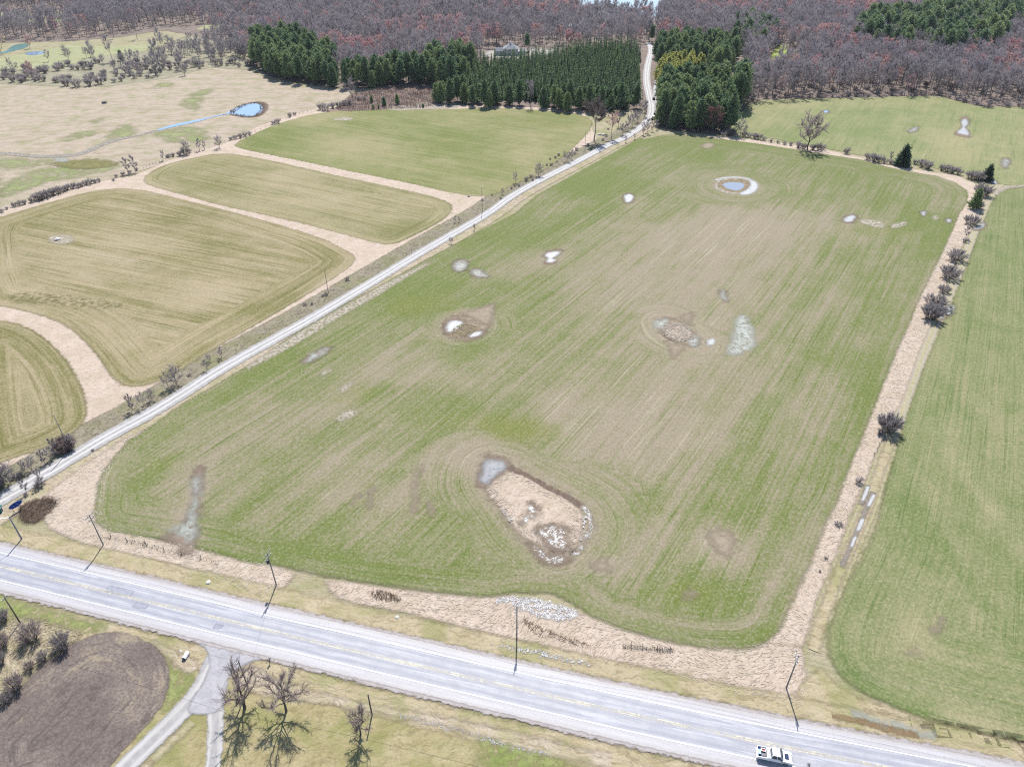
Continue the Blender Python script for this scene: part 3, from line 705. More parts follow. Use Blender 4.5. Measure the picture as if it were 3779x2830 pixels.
for pts, m in ((crop(900, 500, [(1710, 1060), (1770, 1020), (1825, 1045), (1800, 1100), (1740, 1110)]), M_siltgreen_sky), (crop(900, 500, [(1860, 1110), (1910, 1095), (1960, 1130), (1985, 1155), (1920, 1160), (1870, 1140)]), M_siltgreen_sky),
               (crop(1800, 500, [(1110, 500), (1150, 480), (1190, 495), (1180, 535), (1130, 555)]), M_silt_sky), (crop(1800, 500, [(460, 985), (500, 955), (600, 950), (560, 985), (520, 1010), (560, 1020), (520, 1045), (475, 1035), (500, 1005)]), M_silt_sky),
               (crop(1800, 500, [(1900, 1280), (1925, 1270), (1940, 1320), (1960, 1350), (1920, 1345)]), M_siltgreen_sky), (crop(900, 1150, [(500, 400), (560, 350), (660, 305), (690, 315), (600, 380), (520, 415)]), M_siltgreen_sky),
               (crop(900, 1150, [(610, 520), (660, 480), (720, 465), (690, 510), (630, 535)]), M_pale), (crop(900, 1150, [(740, 880), (830, 810), (940, 800), (900, 860), (800, 900)]), M_pale), (crop(900, 1150, [(780, 650), (840, 590), (900, 570), (860, 630), (800, 670)]), M_pale),
               (crop(2780, 500, [(730, 700), (770, 660), (830, 655), (830, 690), (780, 715)]), M_silt_sky), (crop(2780, 500, [(850, 690), (1000, 690), (1080, 730), (1060, 765), (980, 750), (880, 720)]), M_pale), (crop(2780, 500, [(1110, 730), (1260, 700), (1240, 740), (1130, 770)]), M_pale),
               (crop(2780, 500, [(1370, 630), (1400, 620), (1405, 650), (1380, 660)]), M_silt_sky), (crop(2780, 500, [(1455, 670), (1490, 650), (1520, 670), (1480, 700)]), M_pale), (crop(2780, 500, [(1575, 690), (1610, 685), (1610, 710), (1580, 712)]), M_silt_sky),
               (crop(2780, 0, [(1690, 990), (1740, 970), (1755, 1020), (1720, 1040), (1750, 1070), (1765, 1110), (1700, 1100), (1655, 1085), (1690, 1060), (1710, 1040)]), M_silt_sky), (crop(2780, 0, [(570, 910), (610, 902), (615, 922), (580, 926)]), M_water_far), (crop(2780, 0, [(1270, 1075), (1300, 1050), (1345, 1040), (1330, 1070), (1290, 1085)]), M_siltgreen_sky),
               (crop(2780, 500, [(2030, 200), (2090, 195), (2080, 250), (2040, 270)]), M_siltgreen_sky), (crop(2780, 500, [(1540, 1370), (1560, 1380), (1570, 1440), (1530, 1500), (1505, 1490), (1540, 1420)]), M_silt_sky), (crop(2780, 500, [(1590, 1400), (1640, 1390), (1620, 1450), (1580, 1480), (1575, 1440)]), M_silt_sky),
               (crop(2780, 500, [(1800, 750), (1840, 755), (1870, 710), (1890, 740), (1850, 770), (1800, 768)]), M_silt_sky), (crop(2780, 500, [(1925, 375), (1970, 370), (1995, 395), (1960, 400)]), M_silt_sky), (crop(1800, 0, [(1740, 1190), (1800, 1165), (1860, 1185), (1820, 1215), (1760, 1215)]), M_bare),
               (crop(900, 0, [(720, 980), (800, 955), (900, 965), (880, 985), (780, 990)]), M_pale), (crop(1800, 1750, [(840, 740), (920, 700), (1000, 740), (960, 800), (870, 780)]), M_bare), (crop(1800, 1750, [(1610, 970), (1640, 960), (1700, 995), (1610, 1005)]), M_bare), (crop(2780, 2130, [(1250, 595), (1310, 600), (1390, 620), (1280, 620)]), M_bare),
               (crop(2780, 2130, [(1460, 455), (1510, 410), (1535, 330), (1548, 340), (1530, 420), (1480, 465)]), M_bare), (crop(900, 1750, [(1375, 320), (1380, 180), (1395, 90), (1425, 0), (1440, -60), (1450, -58), (1420, 60), (1403, 160), (1400, 320)]), M_bare), (crop(0, 500, [(390, 850), (420, 820), (560, 815), (610, 850), (580, 890), (430, 890)]), M_pale),
               (crop(0, 1750, [(1570, 60), (1600, 20), (1640, 40), (1630, 130), (1600, 260), (1590, 400), (1600, 520), (1540, 580), (1450, 480), (1370, 450), (1500, 420), (1560, 300), (1590, 150)]), M_siltgreen_sky), (crop(1800, 1750, [(1790, 480), (1950, 440), (2020, 560), (1980, 690), (1860, 620)]), M_bare), (crop(900, 1750, [(1000, 260), (1050, 120), (1065, 125), (1035, 265)]), M_bare), (crop(900, 1750, [(880, 240), (930, 170), (945, 180), (905, 245)]), M_bare), (crop(900, 1750, [(1515, 330), (1520, 190), (1555, 335)]), M_bare)):
    puddle("puddle" if m in (M_silt_sky, M_siltgreen_sky, M_water_far) else "bare_soil", pts, m)
strip("pale_crust", GS([(905, 1360), (1000, 1305), (1110, 1240), (1230, 1165), (1340, 1105), (1450, 1040), (1580, 970)]), [1.0, 2.2, 2.6, 2.2, 2.4, 1.6, .8], .19, M_pale, ends=True, step=1.5, off=-.5)
# ruts full of water on the farm track
for pts, w in (([(3182, 1850), (3195, 1820), (3204, 1795)], .55), ([(3204, 1870), (3216, 1845), (3226, 1825)], .55), ([(3165, 1960), (3175, 1935), (3184, 1915)], .6), ([(3142, 2020), (3150, 1995), (3158, 1980)], .45)):
    strip("rut_water", GS(pts), w * .7, .21, M_rut_sky, ends=True, step=.6)
strip("wet_rut", GS([(3105, 2095), (3135, 2025), (3165, 1955), (3195, 1880), (3222, 1815)]), .55, .20, M_rut, ends=True, step=.8)
strip("wet_rut", GS([(3175, 1865), (3190, 1830), (3202, 1790)]), .6, .203, M_rut, ends=True, step=.8)
strip("rusty_ditch", GS(crop(2780, 2130, [(640, 1135), (780, 1160), (880, 1180), (1000, 1215), (1150, 1255), (1350, 1295)])), .55, .20, M_rust, ends=True, step=.7)
strip("silt_and_sky", GS(crop(2780, 2130, [(790, 1130), (900, 1165), (1040, 1210), (1200, 1240), (1300, 1265), (1500, 1320)])), .6, .19, M_siltgreen_sky, ends=True, step=.7, off=.5)
sheet("dry_verge", GS(crop(2780, 2130, [(560, 740), (680, 880), (900, 1000), (1200, 1090), (1600, 1200), (2300, 1310), (2300, 1540), (1600, 1400), (1000, 1290), (560, 1200), (330, 1120), (380, 860)])), .135, 1, M_verge_green, margin=1)
# pasture pond and its stream, and the grey bank of the ditch
sheet("wet_brown_soil", smooth_poly(GS(crop(0, 0, [(1850, 930), (1960, 860), (2090, 830), (2180, 840), (2190, 890), (2130, 955), (2020, 965), (1920, 950)]))), .175, 1.5, M_brown, margin=3)
puddle("pond", crop(0, 0, [(1830, 935), (1910, 890), (1990, 855), (2080, 845), (2140, 860), (2150, 900), (2110, 940), (2030, 957), (1950, 950), (1900, 935)]), M_water_far, .2, 1, 2)
strip("stream_water", GS(crop(0, 0, [(1285, 1068), (1360, 1045), (1450, 1022), (1560, 1000), (1650, 980), (1740, 955), (1840, 935)])), [1.2, 2.4, 3.0, 2.2, .9, 1.6], .2, M_water_far, step=2)
strip("ditch_bank", GS(crop(0, 500, [(-100, 150), (80, 150), (200, 165), (330, 175), (480, 170), (600, 165), (700, 140), (780, 100), (880, 60), (1000, 25), (1150, 0), (1280, -40)])), [2, 2.5, 2.8, 2.2, 1.6], .15, dry_mat("grey_dead_reeds", C(198, 190, 178), C(180, 170, 160), C(118, 112, 106), C(150, 150, 110), .2, (.2, .6), .2, edge=1.4, dens=.8, fine=.8), step=2)
sheet("grey_dead_reeds", smooth_poly(GS(crop(0, 500, [(430, 195), (480, 185), (560, 195), (560, 215), (480, 222)]))), .17, 1.5, M_siltgreen_sky, margin=2)
sheet("teal_pond", smooth_poly(GS([(20, 195), (40, 172), (70, 163), (100, 162), (108, 172), (80, 182), (40, 192), (10, 200), (-30, 200), (-30, 192)])), .15, 3, M_water_teal, margin=3)
sheet("pale_water", smooth_poly(GS([(85, 200), (110, 192), (165, 190), (170, 198), (120, 208)])), .15, 3, M_water_far, margin=3)
# clearing with the lawn on the right, among the woods
sheet("clearing_lawn", smooth_poly(GS([(2835, 225), (2870, 175), (2890, 158), (2905, 168), (2900, 195), (2935, 210), (2930, 235), (2880, 240), (2850, 238)])), .12, 4, patch_mat("clearing_grass", C(196, 200, 128), C(164, 190, 80), 5, .05), margin=4)
sheet("house_yard", smooth_poly(GS([(1780, 205), (1800, 185), (1960, 182), (2060, 178), (2030, 205), (1990, 225), (1850, 225)])), .12, 4, patch_mat("yard_gravel", C(206, 196, 180), C(190, 186, 186), 5, .05), margin=4)

# the highway
ax, ay = np.array(G(0, 2091)), np.array(G(2800, 2752))
rd = (ay - ax) / np.linalg.norm(ay - ax); rn = np.array([-rd[1], rd[0]])
HWY = np.array([ax + rd * s + rn * o for s, o in ((-90, -.1), (-30, 0), (15, 0), (65, -.28), (110, -.15), (145, .15), (160, .5), (190, 1.5), (240, 3.6), (300, 6.5))])
strip("highway_verge", HWY, 2.2, .140, M_verge_green, step=2, off=8.3, margin=1)
strip("highway_verge", HWY, 2.6, .105, M_verge_green, step=2, off=-9.0, margin=1)
strip("highway_shoulder", HWY, 6.15, .22, M_shoulder, step=2, margin=.7, ncross=8)
strip("highway", HWY, 5.45, .25, M_asphalt, step=1.5, margin=.4, ncross=16, crown=.06)
for off in (3.3, -3.3): strip("edge_line", HWY, .15, .315, M_white, step=1.5, margin=.03, off=off, ncross=2)
for off in (.20, -.20): strip("centre_line", HWY, .15, .325, M_yellow, step=1.5, margin=.03, off=off, ncross=2)
def road_patch(s, o, L, w):
    c = ax + rd * s + rn * o
    q = [c + rd * a + rn * b for a, b in ((-L, -w), (L, -w * .8), (L, w), (-L * .9, w))]
    sheet("road_patch", np.array(q), .322, .5, patch_mat("asphalt_patch", C(184, 186, 200), C(198, 199, 210), .4, 1.5, .3), margin=.6)
road_patch(31, .7, 3.2, .8); road_patch(38, -1.5, 1.6, .6); road_patch(57, -1.9, .9, .5)

# south side: lawn, straw, ploughed field, driveway
LAWN = GS(crop(0, 2130, [(1000, 400), (1250, 470), (1700, 560), (1850, 640), (2200, 690)]) + crop(900, 2130, [(500, 760), (1000, 900), (1500, 1020), (2212, 1200)]) + crop(1800, 2130, [(600, 1290), (1100, 1420), (1700, 1560), (2400, 1750)]) + [(2600, 3100), (-300, 3100), (400, 2500)])
sheet("lawn", LAWN, .09, .9, M_lawn, margin=1)
sheet("straw_bank", GS(crop(0, 2130, [(-200, 330), (0, 300), (300, 330), (520, 390), (680, 440), (640, 520), (520, 560), (300, 760), (0, 1010), (-200, 1150)])), .12, .8, M_verge_tan, margin=1)
sheet("green_grass_patch", smooth_poly(GS(crop(0, 2130, [(-100, 130), (100, 160), (300, 250), (600, 330), (900, 390), (860, 440), (680, 450), (500, 400), (200, 330), (-100, 380)]))), .125, .8, M_lush, margin=2)
sheet("green_grass_patch", smooth_poly(GS(crop(0, 2130, [(1350, 700), (1450, 740), (1580, 760), (1600, 840), (1500, 960), (1400, 1060), (1330, 1080), (1370, 900)]))), .125, .8, M_lush, margin=2)
sheet("green_grass_patch", smooth_poly(GS(crop(900, 2130, [(1900, 1280), (2212, 1320), (2600, 1420), (2600, 1600), (1900, 1600), (1950, 1400)]))), .125, .8, M_lush, margin=2)
sheet("straw_bank", smooth_poly(GS(crop(0, 2130, [(1200, 480), (1400, 590), (1560, 650), (1640, 720), (1560, 790), (1440, 740), (1330, 620)]))), .13, .7, M_verge_tan, margin=1.2)
strip("straw_bank", GS(crop(0, 2130, [(1570, 1180), (1450, 1300), (1300, 1440), (1180, 1560), (1000, 1740)])), .8, .13, M_verge_tan, step=.8)
strip("straw_bank", GS(crop(900, 2130, [(0, 800), (200, 900), (480, 950), (820, 1030), (1050, 1070), (1500, 1150), (2000, 1260), (2400, 1370), (3000, 1500)])), [2.5, 1.6, .8, .7, .9, 1.2, 1.4, 1.2], .135, M_verge_tan, step=.8)
strip("ditch_water", GS(crop(900, 2130, [(1240, 1120), (1400, 1160), (1600, 1215), (1900, 1290), (2212, 1400), (2500, 1440)])), .5, .15, water_mat("fleck_water", C(170, 170, 176), .25, 1, .6, None, .56, 2.2), ends=True, step=.6)
PLOW = GS(crop(0, 2130, [(-400, 1400), (0, 1040), (200, 870), (400, 680), (600, 540), (800, 462), (950, 442), (1100, 480), (1250, 550), (1340, 650), (1378, 760), (1380, 900), (1330, 1040), (1240, 1160), (1120, 1290), (1020, 1400), (900, 1540), (760, 1720), (-400, 2200)]))
rP = rowdir((100, 2760), (430, 2420))
sheet("ploughed_field", PLOW, .16, .7, M_plow, lambda P, sd: {"row": np.where(sd < 13, -sd, rP(P)), "green": 0 * sd}, margin=1)
strip("driveway", GS(crop(0, 2130, [(1790, 640), (1750, 740), (1650, 920), (1500, 1085), (1330, 1255), (1170, 1410), (1030, 1548), (900, 1690)])), [2.6, 2.2, 1.9, 1.9, 1.9], .20, M_drive, step=.8)
strip("driveway", GS(crop(0, 2130, [(1780, 860), (1760, 1050), (1765, 1200), (1755, 1400), (1740, 1560), (1730, 1750)])), [2.0, 1.5, 1.35, 1.3, 1.3], .205, M_drive, step=.8)
sheet("driveway_apron", smooth_poly(GS(crop(0, 2130, [(1560, 500), (1690, 580), (1720, 700), (1690, 820), (1600, 960), (1520, 1080), (1600, 1130), (1690, 1120), (1830, 1090), (1830, 950), (1850, 840), (1940, 740), (2060, 680), (2250, 650), (2250, 540)]))), .21, .7, patch_mat("apron_gravel", C(212, 209, 212), C(194, 192, 198), .7, .5), margin=1)
# ---------------------------------------------------------------- plants: materials
def twig_mat(name, a, b, tip=None, tr=.45):
    t = T(name)
    r = t.rand(); i = t.island()
    c = t.mix(r, a, b)
    if tip: c = t.mix(t.mr(i, .0, .5), c, t.mix(r, tip[0], tip[1]))
    return t.done(c, .9, .1, trans=(tr, c) if tr else None)
def leaf_mat(name, a, b, light, k=.25):
    t = T(name)
    r = t.rand(); i = t.island()
    c = t.mix(i, a, b)
    c = t.mix(t.mul(t.mr(r, .2, 1.0), .7), c, light)
    return t.done(c, .7, .25, trans=(k, c))
M_bark = twig_mat("grey_bark", (.12, .11, .11, 1), (.22, .195, .19, 1), None, 0)
M_bark_dark = twig_mat("dark_bark", (.07, .058, .056, 1), (.11, .092, .088, 1), None, 0)
M_bark_pine = twig_mat("pine_bark", (.06, .05, .045, 1), (.10, .08, .07, 1), None, 0)
M_twig = twig_mat("grey_twigs", (.20, .18, .195, 1), (.31, .275, .285, 1))
M_twig_near = twig_mat("brown_twigs", (.28, .23, .225, 1), (.34, .285, .265, 1))
M_twig_red = twig_mat("red_budding_twigs", (.27, .20, .21, 1), (.29, .21, .205, 1), ((.46, .26, .27, 1), (.50, .32, .29, 1)))
M_twig_gold = twig_mat("yellow_budding_twigs", (.30, .27, .18, 1), (.32, .28, .18, 1), ((.54, .46, .20, 1), (.58, .48, .24, 1)))
M_twig_dark = twig_mat("dark_brown_twigs", (.15, .12, .115, 1), (.18, .145, .135, 1), None, .2)
M_shrub = twig_mat("shrub_twigs", (.25, .225, .23, 1), (.33, .295, .285, 1))
M_shrub_red = twig_mat("reddish_shrub_twigs", (.24, .185, .175, 1), (.27, .21, .19, 1))
M_pine = leaf_mat("pine_needles", (.05, .10, .055, 1), (.19, .265, .125, 1), (.25, .30, .12, 1), .3)
M_pine_gold = leaf_mat("yellowish_pine_needles", (.19, .22, .07, 1), (.44, .42, .12, 1), (.40, .40, .13, 1), .45)
M_spruce = leaf_mat("spruce_needles", (.03, .07, .04, 1), (.15, .215, .08, 1), (.17, .23, .08, 1), .25)
M_fir_dark = leaf_mat("dark_fir_needles", (.02, .05, .035, 1), (.07, .11, .055, 1), (.085, .12, .06, 1), .35)

# ---------------------------------------------------------------- plants: shapes
class MB:
    """collects tubes, ribbons and clumps into one mesh"""
    def __init__(s): s.v = []; s.t = []; s.q = []; s.n = 0
    def addv(s, pts):
        k = s.n; s.v.extend(pts); s.n += len(pts); return k
    def tube(s, pts, rad, sides=4, cap=False):
        pts = np.asarray(pts, float); n = len(pts)
        d = np.gradient(pts, axis=0)
        base = s.n
        for i in range(n):
            t = d[i] / (np.linalg.norm(d[i]) + 1e-9)
            u = np.cross(t, (0.31, .93, .2)); u /= np.linalg.norm(u) + 1e-9
            w = np.cross(t, u)
            for k in range(sides):
                a = 2 * math.pi * k / sides
                s.v.append(pts[i] + rad[i] * (u * math.cos(a) + w * math.sin(a)))
        s.n += n * sides
        for i in range(n - 1):
            for k in range(sides):
                a = base + i * sides + k; b = base + i * sides + (k + 1) % sides
                s.q.append((a, b, b + sides, a + sides))
        if cap:
            c = s.addv([pts[-1]])
            for k in range(sides): s.t.append((base + (n - 1) * sides + k, base + (n - 1) * sides + (k + 1) % sides, c))
    def tri(s, a, b, c):
        k = s.addv([a, b, c]); s.t.append((k, k + 1, k + 2))
    def quad(s, a, b, c, d):
        k = s.addv([a, b, c, d]); s.q.append((k, k + 1, k + 2, k + 3))
    def twig(s, p, q, w, rng):
        d = q - p
        u = np.cross(d, rng.normal(size=3)); u /= np.linalg.norm(u) + 1e-9
        s.tri(p - u * w / 2, p + u * w / 2, q)
    def box(s, lo, hi):
        x0, y0, z0 = lo; x1, y1, z1 = hi
        k = s.addv([(x0, y0, z0), (x1, y0, z0), (x1, y1, z0), (x0, y1, z0), (x0, y0, z1), (x1, y0, z1), (x1, y1, z1), (x0, y1, z1)])
        for f in ((0, 3, 2, 1), (4, 5, 6, 7), (0, 1, 5, 4), (1, 2, 6, 5), (2, 3, 7, 6), (3, 0, 4, 7)): s.q.append(tuple(k + i for i in f))
    def mesh(s, name, mat, smooth=False):
        return new_mesh(name, np.array(s.v), [np.array(s.t).reshape(-1, 3), np.array(s.q).reshape(-1, 4)], mats=[mat], smooth=smooth)

def unit(v): return v / (np.linalg.norm(v) + 1e-9)

def bare_tree(seed, h, width, first=.25, ntwig=700, tw=.09, tl=1.5, stems=1, limbs=9, vase=.5, detail=1.0, trunk_r=None, bark=None, twig=None, lean=0.0, name="bare_tree"):
    """leafless tree: tapered trunk, rising limbs, branches, and a crown of thin twigs"""
    rng = np.random.default_rng(seed)
    A, B = MB(), MB()
    tips = []
    R = trunk_r or h * .016
    for sidx in range(stems):
        off = np.array([0, 0, 0.]) if stems == 1 else np.append(rng.normal(0, .25, 2), 0)
        ld = np.array([lean, 0, 0]) if stems == 1 else np.append(rng.normal(0, .22, 2), 0)
        hh = h * (.92 if stems == 1 else rng.uniform(.7, .95))
        n = 8
        P = [off + np.array([0, 0, -.3])]
        wob = rng.normal(0, h * .012, (n, 2)).cumsum(0)
        for i in range(1, n): P.append(off + np.array([wob[i, 0], wob[i, 1], hh * i / (n - 1)]) + ld * hh * (i / (n - 1)) ** 1.4)
        P = np.array(P)
        Rr = R / math.sqrt(stems)
        A.tube(P, np.linspace(1, .12, n) ** 1.1 * Rr, 5)
        for k in range(limbs):
            f = first + (0.97 - first) * ((k + rng.uniform(0, .8)) / limbs)
            b = np.array([np.interp(f * (n - 1), range(n), P[:, j]) for j in range(3)])
            az = k * 2.4 + rng.uniform(-.5, .5)
            prof = math.sin(math.pi * min(1, .22 + .8 * (f - first) / (1 - first + 1e-6))) ** .7
            L = width * .5 * (.45 + .75 * prof) * rng.uniform(.8, 1.15)
            rise = vase + .5 * f + rng.uniform(-.15, .25)
            d0 = unit(np.array([math.cos(az), math.sin(az), rise * .8]))
            pts = [b]; d = d0
            m = 4
            for j in range(m):
                d = unit(d + np.array([0, 0, .10]) + rng.normal(0, .14, 3))
                pts.append(pts[-1] + d * L * 1.15 / m)
            r0 = Rr * (1 - f) * .55 + .035
            A.tube(pts, np.linspace(r0, .02, m + 1), 4)
            nb = max(2, int(5 * detail))
            for q in range(nb):
                g = rng.uniform(.3, 1.0); jj = min(int(g * m), m - 1)
                c = pts[jj] + (pts[jj + 1] - pts[jj]) * (g * m - jj)
                dd = unit(d0 * .7 + rng.normal(0, .55, 3) + np.array([0, 0, .45]))
                e1 = c + dd * L * .28; e2 = e1 + unit(dd + rng.normal(0, .3, 3) + np.array([0, 0, .2])) * L * .25
                A.tube([c, e1, e2], [.035 + r0 * .2, .025, .012], 3)
                tips.append((c, e1, dd)); tips.append((e1, e2, dd))
            for jj in range(1, m): tips.append((pts[jj], pts[jj + 1], d0))
    for k in range(ntwig):
        a, b, dd = tips[rng.integers(len(tips))]
        p = a + (b - a) * rng.uniform(0, 1.05)
        d = unit(dd * .5 + rng.normal(0, .6, 3) + np.array([0, 0, .42]))
        B.twig(p, p + d * tl * rng.uniform(.5, 1.2), tw * rng.uniform(.6, 1.3), rng)
    return [("trunk", A.mesh(name + "_trunk", bark or M_bark, True)), ("crown", B.mesh(name + "_crown", twig or M_twig))]

def clump(B, c, d, size, n, rng):
    for i in range(n):
        a = c + rng.normal(0, size * .35, 3)
        u = unit(d + rng.normal(0, .5, 3)); w = unit(np.cross(u, rng.normal(size=3)))
        l = size * rng.uniform(.7, 1.2)
        B.tri(a - u * l * .5 - w * l * .38, a - u * l * .4 + w * l * .38, a + u * l * .6)

def pine_tree(seed, h, width, first=.35, whorls=13, per=7, size=1.05, mat=None, ragged=.35, name="pine_tree", point=.55):
    """white pine: bare lower trunk, open whorls of up-swept plumes"""
    rng = np.random.default_rng(seed)
    A, B = MB(), MB()
    A.tube([(0, 0, -.3), (.1, 0, h * .4), (0, .1, h * .8), (0, 0, h * .97)], [h * .014, h * .011, h * .006, .03], 6)
    for k in range(4):
        z = h * first * rng.uniform(.5, 1); a = rng.uniform(0, 6.3); L = width * .22
        A.tube([(0, 0, z), (math.cos(a) * L, math.sin(a) * L, z + .1)], [.05, .02], 3)
    for k in range(whorls):
        f = k / (whorls - 1); z = h * (first + (1 - first) * f * .96)
        R = width * .5 * (max(.0, 1 - f) ** point * (.75 + .25 * min(1, f * 5))) + .25
        az0 = rng.uniform(0, 6.3)
        for j in range(per):
            az = az0 + j * 6.283 / per + rng.uniform(-.3, .3)
            L = R * rng.uniform(1 - ragged, 1 + ragged * .6)
            d = unit(np.array([math.cos(az), math.sin(az), .15 + .5 * f]))
            e = np.array([0, 0, z]) + d * L
            A.tube([(0, 0, z), tuple(e)], [.05, .015], 3)
            m = max(2, int(L / .75))
            for q in range(m):
                c = np.array([0, 0, z]) + d * L * ((q + 1) / m) + np.array([0, 0, rng.uniform(0, .35)])
                clump(B, c, unit(d + np.array([0, 0, .7])), size * rng.uniform(.8, 1.2), 5, rng)
    clump(B, np.array([0, 0, h * .97]), np.array([0, 0, 1.]), size * .8, 5, rng)
    return [("trunk", A.mesh(name + "_trunk", M_bark_pine, True)), ("crown", B.mesh(name + "_crown", mat or M_pine))]

def spruce_tree(seed, h, width, first=.05, layers=16, mat=None, name="spruce_tree", sag=-.25, size=.6, per=None, power=.9):
    """narrow spruce: a cone of drooping sprays ending in a spire"""
    rng = np.random.default_rng(seed)
    A, B = MB(), MB()
    A.tube([(0, 0, -.3), (0, 0, h * .5), (0, 0, h * .98)], [h * .013, h * .008, .02], 5)
    for k in range(layers):
        f = k / (layers - 1); z = h * (first + (1 - first) * f)
        R = width * .5 * (1 - f) ** power + .08
        n = per or max(4, int(4 + R * 3.2))
        a0 = rng.uniform(0, 6.3)
        for j in range(n):
            az = a0 + j * 6.283 / n + rng.uniform(-.25, .25)
            L = R * rng.uniform(.75, 1.2)
            d = np.array([math.cos(az), math.sin(az), sag]); side = np.array([-math.sin(az), math.cos(az), 0])
            o = np.array([0, 0, z]); e = o + d * L
            w = .20 * L + .22
            mid = o + d * L * .55 + np.array([0, 0, .12])
            B.quad(o + np.array([0, 0, .1]), mid - side * w, e, mid + side * w)
            for q in range(2):
                c = o + d * L * rng.uniform(.5, 1.0)
                clump(B, c, d, size * rng.uniform(.7, 1.1), 1, rng)
    B.tri(np.array([-.12, 0, h * .93]), np.array([.12, 0, h * .93]), np.array([0, 0, h * 1.02]))
    B.tri(np.array([0, -.12, h * .93]), np.array([0, .12, h * .93]), np.array([0, 0, h * 1.02]))
    return [("trunk", A.mesh(name + "_trunk", M_bark_pine, True)), ("crown", B.mesh(name + "_crown", mat or M_spruce))]

def bare_shrub(seed, h, width, stems=26, ntwig=420, tw=.05, tl=.8, mat=None, name="bare_shrub", spread=.35):
    """leafless shrub: many stems from one foot, fanning out and ending in fine twigs"""
    rng = np.random.default_rng(seed)
    A, B = MB(), MB(); tips = []
    for k in range(stems):
        az = rng.uniform(0, 6.283); rr = rng.uniform(.05, 1) ** .6
        o = np.array([math.cos(az), math.sin(az), 0]) * width * .5 * spread * rr
        t = np.array([math.cos(az) * width * .5 * rr, math.sin(az) * width * .5 * rr, h * rng.uniform(.6, 1.0) * (1 - .35 * rr ** 2)]) + rng.normal(0, h * .05, 3)
        m = (o + t) / 2 + np.array([0, 0, h * .12]) + rng.normal(0, h * .04, 3)
        o[2] = -.1
        A.tube([o, m, t], [.035, .022, .01], 3)
        tips += [(o * .4 + m * .6, m), (m, t), (m, t)]
    for k in range(ntwig):
        a, b = tips[rng.integers(len(tips))]
        p = a + (b - a) * rng.uniform(0, 1)
        out = unit(np.array([p[0], p[1], .3 * h]))
        d = unit(out * .7 + rng.normal(0, .5, 3) + np.array([0, 0, .35]))
        B.twig(p, p + d * tl * rng.uniform(.4, 1.2), tw * rng.uniform(.6, 1.3), rng)
    return [("stems", A.mesh(name + "_stems", M_bark_dark, False)), ("twigs", B.mesh(name + "_twigs", mat or M_shrub))]

# ---------------------------------------------------------------- plants: the kinds
FAR_BARE = [bare_tree(11 + i, 18, w, f, 950, .14, 1.7, limbs=l, vase=v, trunk_r=.27) for i, (w, f, l, v) in enumerate([(7.5, .40, 9, .8), (8.5, .36, 10, .6), (6.5, .45, 8, 1.0), (9.5, .30, 11, .5), (7, .42, 8, .9)])]
FAR_RED = [bare_tree(31 + i, 15, w, f, 2300, .17, 1.3, limbs=12, vase=.6, twig=M_twig_red, name="red_maple") for i, (w, f) in enumerate([(8, .3), (9, .26), (7, .32)])]
FAR_GOLD = [bare_tree(41, 11, 8, .2, 900, .16, 1.4, limbs=10, vase=.4, twig=M_twig_gold, name="yellow_tree")]
MID_BARE = [bare_tree(51 + i, 9, w, f, 1300, .085, 1.1, limbs=9, vase=.6, stems=s) for i, (w, f, s) in enumerate([(5.5, .22, 1), (6, .15, 3), (4.5, .25, 2), (3.2, .2, 1)])]
PINES = [pine_tree(61 + i, 20, w, f, 12, 8, 1.2, ragged=.5, point=.42) for i, (w, f) in enumerate([(9, .32), (10, .26), (8.5, .38), (9.5, .2)])]
GOLDPINE = [pine_tree(71 + i, 15, 7.5, .16, 12, 8, mat=M_pine_gold) for i in range(2)]
FULLPINE = [pine_tree(76 + i, 16, 9.6, .08, 15, 8, 1.1, point=.5, name="full_pine") for i in range(2)]
SPRUCES = [spruce_tree(81 + i, 13, w, .06, 15, power=1.0, size=.8) for i, w in enumerate((5.4, 6.0, 5.0))]
WIDEFIR = [spruce_tree(95, 12, 10, .03, 20, M_fir_dark, size=1.1, power=.55, sag=-.1)]
DARKFIR = [spruce_tree(91, 15, 6.5, .03, 18, M_fir_dark, size=.9, power=.75)]
SHRUBS = [bare_shrub(101 + i, 2.6, w, 30, 1000, .075, .8) for i, w in enumerate((3.2, 3.8, 2.8))]
SHRUBS_RED = [bare_shrub(111, 2.6, 3.4, 34, 1700, .09, .75, M_shrub_red)]

def put(kind, proto, name, loc, scale, rz, label=None, cat=None, group=None, sc_z=None):
    o = bpy.data.objects.new(name, None)
    COL.objects.link(o)
    o.location = (loc[0], loc[1], loc[2] if len(loc) > 2 else 0)
    o.rotation_euler = (0, 0, rz)
    o.scale = (scale, scale, sc_z if sc_z else scale)
    o.empty_display_size = .5
    tag(o, label, cat, group)
    for pn, me in proto:
        c = bpy.data.objects.new(pn, me)
        COL.objects.link(c)
        c.parent = o
    return o

def scatter(poly, gap, seed, jit=.42, avoid=()):
    rng = np.random.default_rng(seed)
    lo, hi = poly.min(0), poly.max(0)
    xs, ys = np.arange(lo[0], hi[0], gap), np.arange(lo[1], hi[1], gap)
    X, Y = np.meshgrid(xs, ys)
    X = X + (np.arange(len(ys)) % 2)[:, None] * gap * .5
    P = np.stack([X.ravel(), Y.ravel()], 1) + rng.uniform(-jit, jit, (X.size, 2)) * gap
    m = inside(P, poly)
    for a in avoid:
        m &= (line_dist(P, a[0]) > a[1]) if isinstance(a, tuple) else ~inside(P, a)
    return P[m]

